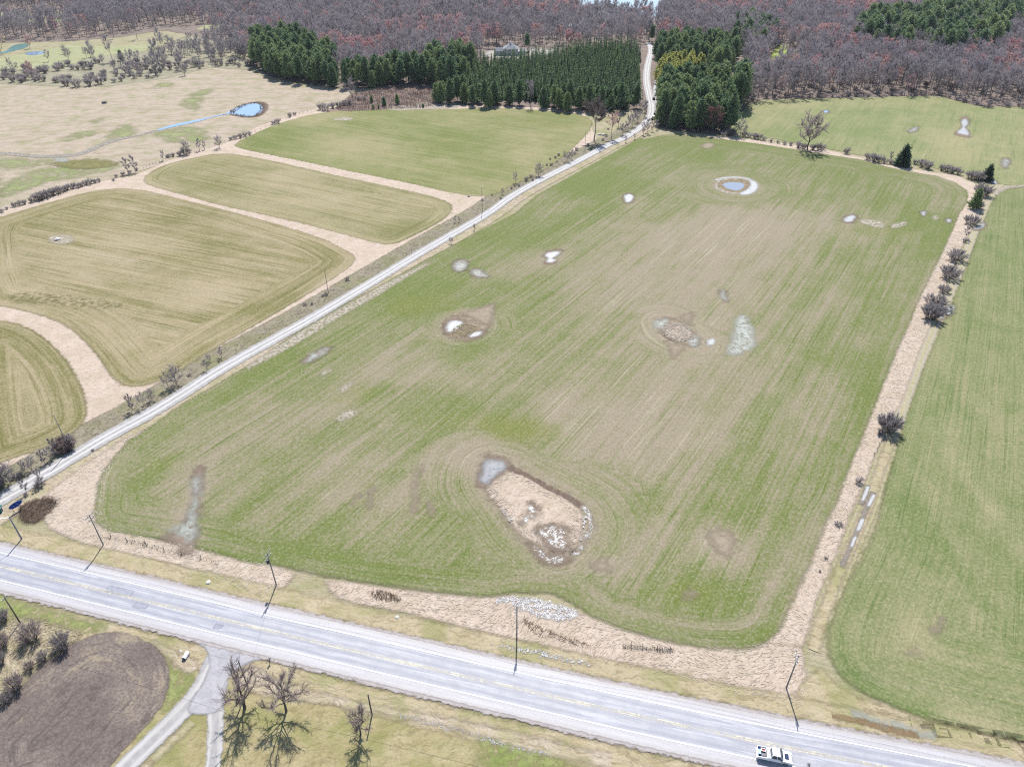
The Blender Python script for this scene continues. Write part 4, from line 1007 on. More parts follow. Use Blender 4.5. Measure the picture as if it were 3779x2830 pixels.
def in_view(P, m=40, top=-60):
    """which points of the land the camera could see"""
    d = P[:, 1] * math.cos(PITCH) + CAM_H * math.sin(PITCH)
    up = P[:, 1] * math.sin(PITCH) - CAM_H * math.cos(PITCH)
    u = IMG_W / 2 + FOCAL_PX * P[:, 0] / d; v = IMG_H / 2 - FOCAL_PX * up / d
    return (u > -m) & (u < IMG_W + m) & (v > top) & (d > 0)

def uv(p):
    d = p[1] * math.cos(PITCH) + CAM_H * math.sin(PITCH)
    up = p[1] * math.sin(PITCH) - CAM_H * math.cos(PITCH)
    return IMG_W / 2 + FOCAL_PX * p[0] / d, IMG_H / 2 - FOCAL_PX * up / d

def mass(name, label, cat, P, idx, protos, smin, smax, seed):
    """all the trees of a kind beyond the nearest three hundred: one object that sets copies of a few trees on its points"""
    rng = np.random.default_rng(seed)
    n = len(P)
    me = bpy.data.meshes.new(name)
    me.vertices.add(n)
    me.vertices.foreach_set("co", np.column_stack([P, np.zeros(n)]).astype(np.float32).ravel())
    for k, a, ty in (("pick", idx, 'INT'), ("turn", rng.uniform(0, 6.28, n), 'FLOAT'), ("size", rng.uniform(smin, smax, n), 'FLOAT')):
        at = me.attributes.new(k, ty, 'POINT'); at.data.foreach_set("value", np.asarray(a, np.int32 if ty == 'INT' else np.float32))
    o = link(name, me)
    tag(o, label, cat, kind="stuff")
    ng = bpy.data.node_groups.new(name + "_nodes", 'GeometryNodeTree')
    ng.interface.new_socket("Geometry", in_out='INPUT', socket_type='NodeSocketGeometry')
    ng.interface.new_socket("Geometry", in_out='OUTPUT', socket_type='NodeSocketGeometry')
    gi, go = ng.nodes.new("NodeGroupInput"), ng.nodes.new("NodeGroupOutput")
    join = ng.nodes.new("GeometryNodeJoinGeometry")
    def named(nm, ty):
        a = ng.nodes.new("GeometryNodeInputNamedAttribute"); a.data_type = ty; a.inputs[0].default_value = nm
        return a.outputs[0]
    pick, turn, size = named("pick", 'INT'), named("turn", 'FLOAT'), named("size", 'FLOAT')
    rot = ng.nodes.new("ShaderNodeCombineXYZ"); ng.links.new(turn, rot.inputs[2])
    scl = ng.nodes.new("ShaderNodeCombineXYZ")
    for i in range(3): ng.links.new(size, scl.inputs[i])
    for k, proto in enumerate(protos):
        bm = bmesh.new(); mats = []
        for j, (pn, pm) in enumerate(proto):
            nf = len(bm.faces); bm.from_mesh(pm); bm.faces.ensure_lookup_table()
            for f in bm.faces[nf:]: f.material_index = j
            mats.append(pm.materials[0])
        one = bpy.data.meshes.new(name + "_tree"); bm.to_mesh(one); bm.free()
        for m_ in mats: one.materials.append(m_)
        src = bpy.data.objects.new(name + "_tree", one)
        oi = ng.nodes.new("GeometryNodeObjectInfo"); oi.inputs[0].default_value = src
        ip = ng.nodes.new("GeometryNodeInstanceOnPoints")
        cmp_ = ng.nodes.new("FunctionNodeCompare"); cmp_.data_type = 'INT'; cmp_.operation = 'EQUAL'
        ng.links.new(pick, cmp_.inputs[2]); cmp_.inputs[3].default_value = k
        ng.links.new(gi.outputs[0], ip.inputs["Points"]); ng.links.new(cmp_.outputs[0], ip.inputs["Selection"])
        ng.links.new(oi.outputs["Geometry"], ip.inputs["Instance"]); ng.links.new(rot.outputs[0], ip.inputs["Rotation"]); ng.links.new(scl.outputs[0], ip.inputs["Scale"])
        ng.links.new(ip.outputs[0], join.inputs[0])
    ng.links.new(join.outputs[0], go.inputs[0])
    md = o.modifiers.new("trees", 'NODES'); md.node_group = ng
    return o

def stand(name, cat, P, protos, seed, smin, smax, label, group, mass_name=None, mass_label=None, limit=300, taken=0, weights=None):
    """nearest trees one by one, the rest beyond three hundred as one mass"""
    P = P[in_view(P)]
    rng = np.random.default_rng(seed)
    P = P[np.argsort(P[:, 1])]
    idx = rng.choice(len(protos), len(P), p=weights)
    k = min(len(P), limit - taken)
    for i in range(k):
        s = rng.uniform(smin, smax)
        lab = label(P[i], s) if callable(label) else label
        put(None, protos[idx[i]], name, P[i], s, rng.uniform(0, 6.28), lab, cat, group)
    if len(P) > k and mass_name:
        mass(mass_name, mass_label, cat + " wood", P[k:], idx[k:], protos, smin, smax, seed)
    return k
# ---------------------------------------------------------------- woods
ORD = "first second third fourth fifth sixth seventh eighth ninth tenth eleventh twelfth thirteenth fourteenth fifteenth sixteenth seventeenth eighteenth nineteenth twentieth twenty-first twenty-second twenty-third twenty-fourth twenty-fifth twenty-sixth twenty-seventh twenty-eighth twenty-ninth thirtieth thirty-first thirty-second thirty-third thirty-fourth thirty-fifth thirty-sixth thirty-seventh thirty-eighth thirty-ninth fortieth forty-first forty-second forty-third forty-fourth forty-fifth forty-sixth".split()
HOUSE_YARD = GS([(1770, 215), (1790, 182), (1960, 176), (2075, 176), (2040, 208), (1990, 228), (1850, 232)])
CLEARING = GS([(2825, 245), (2835, 215), (2870, 170), (2890, 152), (2912, 165), (2905, 195), (2945, 210), (2945, 262), (2880, 275), (2830, 262)])
LANE_W = GS([(2330, 420), (2372, 400), (2372, 300), (2370, 215), (2385, 160), (2420, 160), (2418, 300), (2430, 470), (2400, 500)])
BRIGHT = GS([(-700, 92), (265, 86), (255, 42), (-700, 46)])
BRIGHT2 = GS([(690, 118), (880, 104), (880, 82), (700, 92)])
P_L = GS([(925, 238), (985, 278), (1060, 302), (1150, 318), (1245, 328), (1240, 250), (1150, 205), (1100, 165), (960, 175), (935, 200)])
P_M = GS([(1275, 330), (1340, 330), (1450, 321), (1580, 315), (1600, 303), (1590, 287), (1440, 293), (1330, 301), (1280, 308)])
P_M2 = GS([(1578, 318), (1690, 332), (1720, 300), (1760, 250), (1700, 232), (1600, 242), (1575, 270)])
P_F = GS([(1590, 380), (1690, 393), (1900, 402), (2200, 420), (2350, 408), (2350, 388), (2000, 388), (1700, 366), (1600, 360)])
SPR = GS([(1700, 345), (1900, 376), (2330, 387), (2356, 372), (2358, 215), (2330, 188), (2180, 190), (2060, 218), (1960, 232), (1860, 238), (1760, 252), (1730, 290)])
P_R1 = GS([(2428, 468), (2500, 488), (2600, 496), (2690, 492), (2700, 430), (2680, 340), (2600, 330), (2480, 340), (2432, 345)])
P_R2 = GS([(2430, 345), (2490, 345), (2520, 300), (2590, 290), (2560, 262), (2440, 265), (2428, 300)])
P_R3 = GS([(2420, 255), (2500, 262), (2600, 245), (2620, 280), (2680, 300), (2720, 215), (2700, 190), (2560, 190), (2424, 185), (2416, 215)])
P_R4 = GS([(2690, 410), (2745, 410), (2740, 370), (2700, 362)])
P_R5 = GS([(2700, 190), (2790, 215), (2835, 205), (2860, 150), (2830, 120), (2720, 110)])
P_R6 = GS([(3140, 180), (3260, 222), (3400, 232), (3600, 236), (3690, 215), (3700, 150), (3500, 110), (3300, 100), (3160, 120)])
P_R7 = GS([(3380, 110), (3700, 140), (3950, 150), (3950, 80), (3700, 62), (3400, 50)])
LAKE = np.array([(-300, 1330), (60, 1290), (90, 960), (185, 955), (240, 1300), (470, 1270), (560, 965), (640, 920), (800, 880), (1400, 850), (3000, 1500), (3000, 5000), (-3000, 5000), (-1500, 1600)])
PINE_ZONES = [P_L, P_M, P_M2, P_F, SPR, P_R1, P_R2, P_R3, P_R4]
W_LEFT = GS([(-300, 146), (0, 150), (240, 144), (300, 146), (420, 128), (500, 118), (600, 96), (700, 96), (780, 130), (860, 200), (930, 236), (960, 175), (1000, 160), (1000, -36), (-300, -36)])
W_MID = GS([(960, 172), (1130, 200), (1235, 240), (1240, 305), (1290, 300), (1580, 290), (1600, 238), (1720, 232), (1800, 205), (1960, 178), (2060, 178), (2150, 186), (2330, 180), (2400, 165), (2400, -36), (960, -36)])
W_RIGHT = GS([(2425, 170), (2740, 180), (2750, 300), (2705, 350), (2765, 378), (3096, 357), (3277, 353), (3458, 349), (3548, 371), (3616, 389), (3779, 389), (3960, 389), (3960, 20), (3000, -36), (2400, -36)])
W_SIDE = GS([(2600, 330), (2700, 345), (2760, 372), (2740, 410), (2690, 360)])
AV = PINE_ZONES + [HOUSE_YARD, CLEARING, LANE_W, BRIGHT, BRIGHT2, LAKE]
PB = np.concatenate([scatter(W_LEFT, 9.5, 1, .45, AV), scatter(W_MID, 8.8, 2, .45, AV), scatter(W_RIGHT, 7.4, 3, .45, AV), scatter(P_R6, 13, 31, .45)])
rngw = np.random.default_rng(5)
red_spots = [(1225, 205, 26), (1290, 212, 26), (1350, 215, 30), (1420, 150, 24), (1500, 150, 30), (1560, 160, 24), (1640, 128, 22), (1760, 160, 18), (1690, 205, 16), (1930, 75, 26), (1990, 82, 22), (2030, 185, 24), (2080, 190, 20), (2140, 70, 20), (2080, 55, 18),
             (2860, 168, 22), (3030, 168, 24), (3155, 205, 26), (3200, 290, 12), (3330, 275, 18), (3350, 235, 14), (3500, 215, 12), (3640, 240, 22), (3760, 225, 30), (3730, 300, 14), (3150, 55, 60), (3260, 55, 50), (3440, 60, 40), (3740, 100, 40), (2480, 150, 22), (2700, 70, 40), (2365, 165, 12), (3000, 305, 12), (980, 130, 25)]
pr = np.full(len(PB), .05)
for u, v, r in red_spots:
    c = np.array(G(u, v)); pr = np.maximum(pr, .85 * np.exp(-(((PB - c) ** 2).sum(1)) / r ** 2))
isred = rngw.uniform(size=len(PB)) < pr
def third(x, a, b, names): return names[0] if x < a else (names[1] if x < b else names[2])
front_no = [0]
def lab_bare(p, s):
    u, v = uv(p)
    size = "tall" if s > 1.05 else ("short" if s < .85 else "middling")
    if u < 950: return size + " bare grey tree in the left woods beyond the scrub, " + third(u, 320, 640, ("far left", "middle part", "near the pine block"))
    if u < 2400: return size + " bare grey tree in the woods behind the conifers, " + third(u, 1500, 2000, ("left part", "above the marsh pines", "near the lane's end"))
    side = third(u, 2900, 3350, ("left part", "middle part", "right part"))
    front = "at the front edge" if v > 335 else ("a little way inside" if v > 280 else "deep inside")
    return size + " bare tree " + front + " of the woods above the far meadow, " + side
def lab_red(p, s):
    u, v = uv(p)
    size = third(s, .93, 1.06, ("small", "middling", "large"))
    d = third(v, 90, 180, ("far back", "halfway back", "towards the front"))
    if u < 950: return size + " reddish budding tree among the grey woods at far left, " + d
    if u < 1700: return size + " reddish budding tree behind the marsh pines, " + d + ", " + third(u, 1300, 1480, ("left", "centre", "right"))
    if u < 2400: return size + " reddish budding tree in the woods around the grey house, " + d
    return size + " reddish budding tree above the far right meadow, " + d + ", " + third(u, 3000, 3350, ("left", "centre", "right"))
stand("bare_tree", "tree", PB[~isred], FAR_BARE, 6, .72, 1.22, lab_bare, "bare trees of the far woods", "bare_woodland", "grey mass of bare trees filling the far woods up to the lake", 165)
stand("red_maple", "tree", PB[isred], FAR_RED, 7, .8, 1.2, lab_red, "reddish budding trees in the far woods", "red_woodland", "reddish budding trees scattered through the far grey woods", 290)
PS = scatter(W_SIDE, 5, 9, .45, [LANE_W])
stand("bare_tree", "tree", PS, FAR_BARE, 10, .5, .8, "thin bare tree in the thicket right of the gravel lane pines", "bare trees in the thicket beside the pines", None, None, 15)

def lab_pine(p, s):
    u, v = uv(p)
    if u < 1260: w = "in the pine block left of the brown marsh"
    elif u < 1590: w = "in the thin pine belt above the brown marsh"
    elif u < 1730 and v < 345: w = "in the pines joining the belt to the plantation"
    elif u < 2400: w = "in the front fringe of the dark plantation"
    elif u < 2760: w = "in the pine block right of the gravel lane"
    else: w = "standing above the bare woods on the right"
    zone = [z for z in (P_L, P_M, P_M2, P_F, P_R1, P_R3, P_R5) if inside(np.array([p]), z)[0]]
    if zone:
        z = zone[0]; f = (np.array(p) - z.min(0)) / (z.max(0) - z.min(0))
        w += ", " + third(f[1], .33, .66, ("front", "middle", "back")) + " " + third(f[0], .33, .66, ("left", "centre", "right"))
    return third(s, .82, 1.0, ("short", "middling", "tall")) + " green pine " + w
PP = np.concatenate([scatter(z, g, 20 + i, .4) for i, (z, g) in enumerate(((P_L, 6.9), (P_M, 6.8), (P_M2, 7.2), (P_R1, 6.6), (P_R3, 7.6), (P_R5, 9)))])
PP = PP[in_view(PP)]
PP = PP[np.argsort(PP[:, 1])]
stand("pine_tree", "pine", PP, PINES + FULLPINE, 21, .66, 1.14, lab_pine, "green pines in blocks beyond the fields", "pine_wood", "green pines at the back of the pine blocks", 250, weights=[.2, .22, .18, .2, .1, .1])
stand("pine_tree", "pine", scatter(P_F, 7.2, 27, .4, [GS([(1935, 380), (1980, 380), (1980, 410), (1935, 410)])]), FULLPINE + PINES[3:], 28, .62, .9, lab_pine, "green pines in blocks beyond the fields", None, None, 45)
stand("pine_tree", "pine", scatter(P_R2, 5.5, 29, .4), GOLDPINE, 30, .8, 1.15, lambda p, s: third(s, .93, 1.04, ("small", "middling", "large")) + " yellowish pine right of the gravel lane, " + third(uv(p)[1], 290, 315, ("back", "middle", "front")) + " " + third(uv(p)[0], 2470, 2510, ("beside the lane", "in the centre", "away from the lane")), "yellowish pines right of the lane", None, None, 60)
stand("fir_tree", "fir", np.concatenate([scatter(P_R6, 8.2, 32, .5), scatter(P_R4, 6, 34, .4), scatter(P_R7, 8.5, 35, .5)]), DARKFIR + PINES[:2], 33, .85, 1.5, lambda p, s: third(s, .9, 1.1, ("small", "middling", "large")) + " dark conifer among the bare woods at upper right, " + third(uv(p)[1], 110, 170, ("back", "middle", "front")) + " " + third(uv(p)[0], 3300, 3500, ("left", "centre", "right")), "dark conifers among the bare woods", "conifer_wood", "dark conifers beyond the bare woods at upper right", 230)
stand("spruce_tree", "spruce", scatter(SPR, 5.6, 36, .3), SPRUCES, 37, .85, 1.12, lambda p, s: third(s, .94, 1.03, ("small", "middling", "large")) + " dark spruce in the planted rows, " + third(uv(p)[1], 320, 350, ("inner rows", "middle rows", "front rows")) + ", " + third(uv(p)[0], 1920, 2140, ("left end", "middle", "end next to the lane")), "planted dark spruces", "spruce_plantation", "dark spruces filling the back rows of the plantation", 298)
for i, (u, v, sc, pr_, lb) in enumerate([(1350, 128, .8, DARKFIR[0], "lone dark conifer in the grey woods above the red trees"), (1402, 130, .7, PINES[0], "small green pine beside the lone dark conifer in the grey woods"), (1238, 150, .7, PINES[1], "green pine at the upper right corner of the left pine block"),
        (1290, 140, .65, PINES[2], "pale green pine just left of the lone dark conifer"), (1676, 195, 1.0, SPRUCES[0], "tall narrow spruce standing behind the pines, left of the house"), (1556, 60, .9, DARKFIR[0], "dark conifer in the grey woods near the top of the picture"), (1592, 92, .7, SPRUCES[1], "small narrow spruce below the top woods, above the red trees"),
        (2042, 125, .8, PINES[3], "green conifer left of the white building in the woods"), (1945, 190, .75, PINES[2], "green conifer just right of the grey roofed house"), (2548, 75, 1.1, DARKFIR[0], "dark conifer above the right end of the gravel lane"), (2655, 66, 1.0, DARKFIR[0], "dark conifer second right above the gravel lane's end"),
        (2245, 22, 1.0, DARKFIR[0], "dark conifer at the top of the picture beside the lake"), (2405, 160, .8, PINES[0], "slim pine at the far end of the gravel lane"), (450, 225, .55, FULLPINE[0], "grey green cedar among the scrub on the left meadow edge")]):
    put(None, pr_, "conifer_tree" if pr_ is not FULLPINE[0] else "cedar_tree", G(u, v), sc, i * 1.3, lb, "tree", None)
for u, v, s, lb in [(2662, 150, 1.0, "pale yellow budding tree among the pines right of the lane"), (2680, 262, .8, "yellow green budding tree at the right edge of the lane pines"), (2740, 290, .9, "yellowish bare tree in the thicket right of the pines"), (6, 200, 1.3, "yellow willow at the far left edge by the teal pond")]:
    put(None, FAR_GOLD[0], "budding_tree", G(u, v), s, u, lb, "tree")

# ---------------------------------------------------------------- scrub on the left meadow edge
scr = [(420, 142, 1.0, 0), (508, 146, 1.05, 1), (255, 222, .75, 2), (180, 228, .6, 0), (574, 262, .95, 1), (488, 276, .8, 2), (640, 200, .85, 3), (682, 210, .8, 0), (682, 280, .6, 1), (904, 214, .9, 2), (545, 250, .6, 0), (320, 215, .55, 3), (345, 210, .6, 4), (740, 215, .7, 2),
       (780, 225, .65, 0), (830, 205, .7, 1), (860, 170, .7, 3), (700, 150, .6, 2), (760, 160, .65, 4), (620, 160, .5, 1), (820, 140, .6, 0), (560, 215, .55, 3), (240, 200, .5, 1), (60, 262, .5, 2), (40, 255, .55, 0), (610, 235, .55, 2), (720, 245, .5, 4), (380, 235, .5, 1)]
for i, (u, v, s, k) in enumerate(scr):
    put(None, (FAR_BARE[k] if i < 2 else MID_BARE[k % 3]), "bare_tree", G(u, v), (s if i < 2 else s * 1.65), i * 1.7, "dark stout bare tree by the far grass strip, " + ("left" if u < 450 else "right") + " of the two" if i < 2 else "bare grey tree standing in the scrub on the left meadow edge", "tree", None if i < 2 else "bare trees in the left scrub")
PST = np.concatenate([scatter(GS([(560, 205), (700, 200), (930, 240), (930, 190), (880, 150), (780, 112), (640, 105), (560, 150)]), 9.5, 51, .5, [BRIGHT2]), scatter(GS([(300, 262), (560, 278), (900, 245), (700, 215), (400, 225)]), 19, 52, .5)])
stand("bare_tree", "tree", PST, MID_BARE[:3] + FAR_BARE[:1], 53, .8, 1.4, lambda p, s: third(s, .95, 1.2, ("small", "middling", "tall")) + " bare tree in the scrub left of the pine block, " + third(uv(p)[0], 600, 760, ("left", "middle", "right")) + " part", "bare trees in the left scrub", None, None, 62)
put(None, FAR_RED[0], "red_maple", G(120, 292), .85, 1, "reddish bare tree at the front of the scrub, far left", "tree")
put(None, FAR_RED[1], "red_maple", G(112, 180), .7, 2, "orange budding tree over the right end of the teal pond", "tree")
SCRUB = GS([(-40, 318), (0, 305), (180, 308), (330, 312), (430, 300), (560, 282), (700, 262), (780, 246), (925, 258), (935, 190), (760, 175), (560, 205), (330, 228), (240, 245), (0, 265), (-40, 270)])
gaps_ = [GS([(140, 275), (360, 255), (380, 235), (460, 245), (420, 270), (260, 292), (150, 300)])]
PSH = scatter(SCRUB, 9.5, 41, .5, gaps_)
stand("bare_shrub", "shrub", PSH, SHRUBS, 42, 1.1, 2.2, lambda p, s: ("big" if s > 1.45 else "small") + " grey bare shrub in the scrub above the pale meadow", "bare shrubs in the left scrub", None, None, 110)
for i, (u, v, s) in enumerate([(245, 318, 2.4), (285, 322, 2.6), (330, 318, 2.6), (368, 312, 2.4), (422, 305, 1.3), (448, 300, 1.6), (545, 290, 1.2), (90, 300, 1.6), (130, 302, 1.4)]):
    put(None, SHRUBS[i % 3], "bare_shrub", G(u, v), s, i * 2.1, "large dense grey shrub along the scrub's front, " + ORD[i] + " of nine", "shrub", "dense shrubs along the meadow edge")
EDGE_R = GS([(2690, 425), (2740, 398), (2790, 370), (2860, 366), (3096, 362), (3277, 358), (3458, 355), (3548, 377), (3640, 396), (3779, 396), (3850, 396)])
pe, _ = resample(EDGE_R, 8.5)
rr_ = np.random.default_rng(44)
pe = pe + rr_.normal(0, 1.6, pe.shape) + np.array([0, 3.5])
for i, p in enumerate(pe):
    s = rr_.uniform(.8, 1.5)
    put(None, SHRUBS[i % 3], "bare_shrub", p, s, i, ("tall" if s > 1.15 else "low") + " grey shrub along the woods' front edge above the far right meadow", "shrub", "shrubs edging the right woods")
PF_ = scatter(GS([(2720, 330), (2765, 374), (2900, 362), (3100, 352), (3400, 340), (3500, 330), (3779, 370), (3779, 330), (3300, 300), (2950, 300)]), 17, 45, .5)
for i, p in enumerate(PF_[in_view(PF_)]):
    put(None, SHRUBS_RED[0] if i % 3 else SHRUBS[0], "bare_shrub", p, 1.1 + .5 * rr_.uniform(), i, third(p[1], 500, 540, ("low", "grey", "hidden")) + " shrub under the bare trees of the right woods, " + third(uv(p)[0], 3000, 3350, ("left", "middle", "right")) + " part", "shrub", "undergrowth shrubs in the right woods")

# ---------------------------------------------------------------- hedges, lane trees and single trees
def shrubs(lst, label, group, protos=SHRUBS, name="bare_shrub"):
    """lst: (u, v, height m[, width factor]); label gets the ordinal"""
    for i, q in enumerate(lst):
        s = q[2] / 2.6
        lb = label.format(ORD[i]) if "{" in label else label
        put(None, protos[i % len(protos)], name, G(q[0], q[1]), s * (q[3] if len(q) > 3 else 1), i * 1.9, lb, "shrub", group, sc_z=s)
def mids(lst, group=None, name="bare_tree"):
    for u, v, h, k, lb in lst:
        put(None, MID_BARE[k], name, G(u, v), h / 9.0, u * .7, lb, "tree", group)
hp = crop(0, 500, [(-15, 640), (20, 630), (60, 605), (120, 583), (165, 572), (205, 562), (262, 548), (310, 530), (340, 525), (372, 515), (405, 500), (440, 488), (478, 478), (515, 462), (550, 448), (590, 436), (630, 428), (665, 420), (700, 408), (735, 398), (775, 390), (810, 380)])
hh = [1.6, 1.8, 1.4, 2.4, 2.6, 2.4, 2.6, 4.0, 4.2, 4.0, 4.0, 3.8, 3.8, 3.2, 3.2, 3.0, 2.8, 2.6, 2.6, 3.0, 2.4, 2.0]
shrubs([(p[0], p[1], h) for p, h in zip(hp, hh)], "grey shrub in the dense left hedge below the green pasture, {} from lower left", "shrubs of the left hedge")
shrubs([(604 + 14, 583, 1.8), (625, 580, 2.0), (664, 576, 3.0), (684, 572, 4.2), (700, 565, 2.4), (640, 578, 2.2)], "grey shrub in the short hedge above the middle hay field, {} planted", "shrubs above the middle hay field")
shrubs([(853, 518, 2.2), (870, 514, 2.6), (888, 510, 3.0), (905, 505, 3.0), (922, 499, 2.4)], "shrub of the little grey hedge beside the pasture pond, {} from the left", "hedge below the pasture pond")
shrubs([(1010, 460, 2.6), (1026, 455, 3.0), (1070, 432, 3.0), (1088, 426, 2.2)], "small round shrub on the pasture fence line, {} from the left", "shrubs on the pasture fence line")
shrubs([(1185, 405, 4.6), (1205, 408, 5.0), (1228, 400, 4.4), (1250, 396, 4.0), (1272, 390, 3.6), (1290, 385, 3.2), (1325, 372, 3.0), (1345, 370, 2.8)], "grey thicket shrub at the pasture's end near the brown marsh, {} from the left", "thicket by the marsh")
shrubs([(455, 648, 2.0), (480, 640, 1.8), (505, 630, 1.8), (430, 655, 1.6), (420, 668, 1.4)], "low shrub round the two thin trees at the hedge gap, {} of five", "shrubs round the twin trees")
mids([(473, 640, 8.5, 3, "left of two thin bare trees at the gap in the left hedge"), (500, 635, 9.0, 3, "right of two thin bare trees at the gap in the left hedge"), (605, 593, 5.5, 3, "slim bare tree alone on the pasture fence above the middle hay field"),
      (690, 570, 7.5, 1, "spreading bare tree rising from the short grey hedge"), (738, 557, 7.0, 3, "thin bare tree left of a pair beside the pasture fence"), (757, 553, 5.0, 3, "smaller thin bare tree right of a pair beside the pasture fence"), (810, 547, 7.0, 1, "bare tree at the corner where the pasture fence turns")])
put(None, FAR_BARE[3], "bare_tree", G(1301, 380), .88, 2, "tall grey bare tree over the thicket left of the brown marsh", "tree")
for u, v, s, lb in [(1372, 380, .32, "slim small pine, first left at the marsh"), (1418, 392, .38, "bushy young pine in the middle of the marsh group"), (1467, 386, .42, "broad dark young pine, largest at the marsh"), (1562, 398, .18, "tiny young pine alone right of the marsh"), (1378, 404, .2, "tiny green conifer left at the foot of the marsh pines"), (1398, 402, .17, "tiny green conifer right at the foot of the marsh pines"), (1657, 390, .17, "tiny pine before the plantation corner")]:
    put(None, FULLPINE[int(u) % 2], "young_pine", G(u, v), s, u, lb, "tree")
put(None, FAR_BARE[1], "bare_tree", G(1957, 396), .95, 1, "bare grey tree standing between the fringe pines of the plantation", "tree")
# trees at the lane bend
ELM = bare_tree(201, 19, 15, .55, 8000, .14, 1.5, limbs=14, vase=1.0, trunk_r=.42, bark=M_bark, twig=M_twig_dark, name="elm")
put(None, ELM, "elm_tree", G(2192, 520), 1.0, .5, "tall vase shaped elm with a brown crown left of the lane bend", "tree")
put(None, bare_tree(202, 15, 8, .45, 1800, .14, 1.2, limbs=10, vase=.8, twig=M_twig_red, name="red_maple"), "red_maple", G(2256, 512), .95, 1, "red budding tree just right of the tall elm", "tree")
put(None, bare_tree(203, 14, 9, .2, 3000, .14, 1.3, limbs=12, vase=.6, twig=twig_mat("dark_red_twigs", (.13, .10, .10, 1), (.15, .11, .11, 1), ((.20, .09, .10, 1), (.2, .1, .11, 1))), name="dark_red_tree"), "red_maple", G(2628, 492), 1.05, 1, "dark red bare tree in front of the pine block right of the lane", "tree")
mids([(2283, 470, 9, 3, "thin bare tree between the red tree and the lane bend"), (2297, 500, 8, 2, "bare tree at the lane's left edge, right of the red tree"), (2318, 482, 9, 3, "slim bare tree behind the lane edge near the bend"), (2332, 468, 9, 0, "bare tree with red tips at the inside of the lane bend"), (2350, 452, 8, 2, "bare tree at the plantation corner by the lane"),
      (2374, 498, 7.5, 3, "first of the four thin trees right across the lane bend"), (2388, 492, 8.5, 3, "second of the four thin trees across the lane bend"), (2408, 486, 6, 3, "third of the four thin trees across the lane bend"), (2422, 478, 6, 3, "fourth of the four thin trees across the lane bend"), (2378, 432, 10, 3, "thin bare tree between the lane and the plantation"), (2370, 415, 9, 2, "bare shrubby tree on the lane's left bank"), (2310, 527, 4, 3, "small thorn on the right bank of the lane below the bend"), (2340, 515, 3.5, 3, "smaller thorn on the right lane bank nearest the bend"),
      (1902, 676, 5, 0, "small dark bare tree left of the lane below the big round one"), (1988, 650, 6.8, 1, "round dark bare tree beside the lane"), (2092, 598, 6.5, 2, "bare bushy tree beside the lane above the round one"), (2110, 590, 5.5, 3, "thin stem beside the bushy tree on the lane"), (1855, 718, 3.2, 3, "dark sapling standing alone left of the lane")])
shrubs([(1943, 668, 2.2), (1960, 655, 1.6), (2018, 612, 1.4), (2034, 612, 1.6), (2050, 585, 1.4), (2062, 575, 1.6), (2128, 556, 2.0), (2122, 570, 1.4), (1966, 668, 1.4), (1900, 690, 1.2), (1915, 688, 1.4), (1888, 698, 1.2), (2030, 590, 1.2), (2055, 600, 1.0), (1816, 722, 1.0), (1848, 736, 1.2), (1780, 742, 1.0), (2170, 540, 2.0), (2225, 520, 1.6), (2236, 505, 1.8)], "small dark bush on the grass left of the lane, {} counted", "little bushes along the upper lane")
mids([(1680, 822, 3.2, 3, "left of two little saplings left of the lane, by the hay field corner"), (1694, 820, 2.6, 3, "right of two little saplings left of the lane, by the hay field corner"), (1750, 850, 3.0, 3, "sapling on the right bank of the lane, upper"), (1665, 900, 3.2, 2, "bushy sapling on the right bank of the lane, lower")])
shrubs([(1282, 1035, 1.6), (1126, 1128, 1.2), (1152, 1124, 1.0), (1192, 1095, 1.0), (1204, 1090, 1.2)], "small dark bush in the grey verge left of the lane, {} planted", "bushes in the lane verge", name="bare_shrub")
mids([(490, 1514, 5.5, 3, "bare tree beside the lane where the two hay fields meet, leftmost"), (532, 1500, 4.5, 0, "bare tree second from the left in the lane row"), (562, 1478, 4.0, 1, "low spreading bare tree third in the lane row"), (622, 1432, 5.0, 0, "bare tree leaning beside the big forked one on the lane"), (652, 1418, 6.5, 1, "big forked bare tree beside the lane"), (764, 1366, 3.6, 0, "small bare tree past the forked one on the lane"), (772, 1334, 3.0, 2, "small bushy tree above the lane verge"), (818, 1320, 4.0, 3, "dark sapling furthest up the lane row"),
      (210, 1680, 5.5, 3, "thin bare tree left of the lane pole thicket"), (275, 1655, 5, 3, "thin bare tree right of the lane pole thicket"), (167, 1712, 4.5, 3, "thin bare tree along the lower lane, middle"), (190, 1700, 4, 0, "bare bushy tree along the lower lane, right"), (120, 1735, 4.5, 2, "bare bushy tree along the lower lane, centre"), (95, 1745, 4.0, 3, "bare sapling along the lower lane, left"), (18, 1790, 7, 2, "tall bare clump at the left edge beside the lane"), (40, 1780, 6, 1, "bare tree beside the clump at the left edge"), (158, 1785, 5.0, 3, "leaning bare tree on the lane's right side near the highway"), (98, 1820, 4.5, 3, "lower leaning bare tree on the lane's right side near the blue sign")])
shrubs([(232, 1660, 3.4), (246, 1650, 3.8), (258, 1662, 3.0), (240, 1672, 2.6)], "brown thicket shrub round the lane pole, {} of four", "thicket round the lane pole", SHRUBS_RED)
shrubs([(700, 1388, 1.0), (150, 1792, 1.6, 1.4), (344, 1665, .8), (60, 1765, 1.6, 1.3), (80, 1758, 1.4, 1.3), (5, 1800, 3.0), (98, 1832, 1.0)], "low dark bush near the lower end of the lane, {} counted", "low bushes near the lower lane")
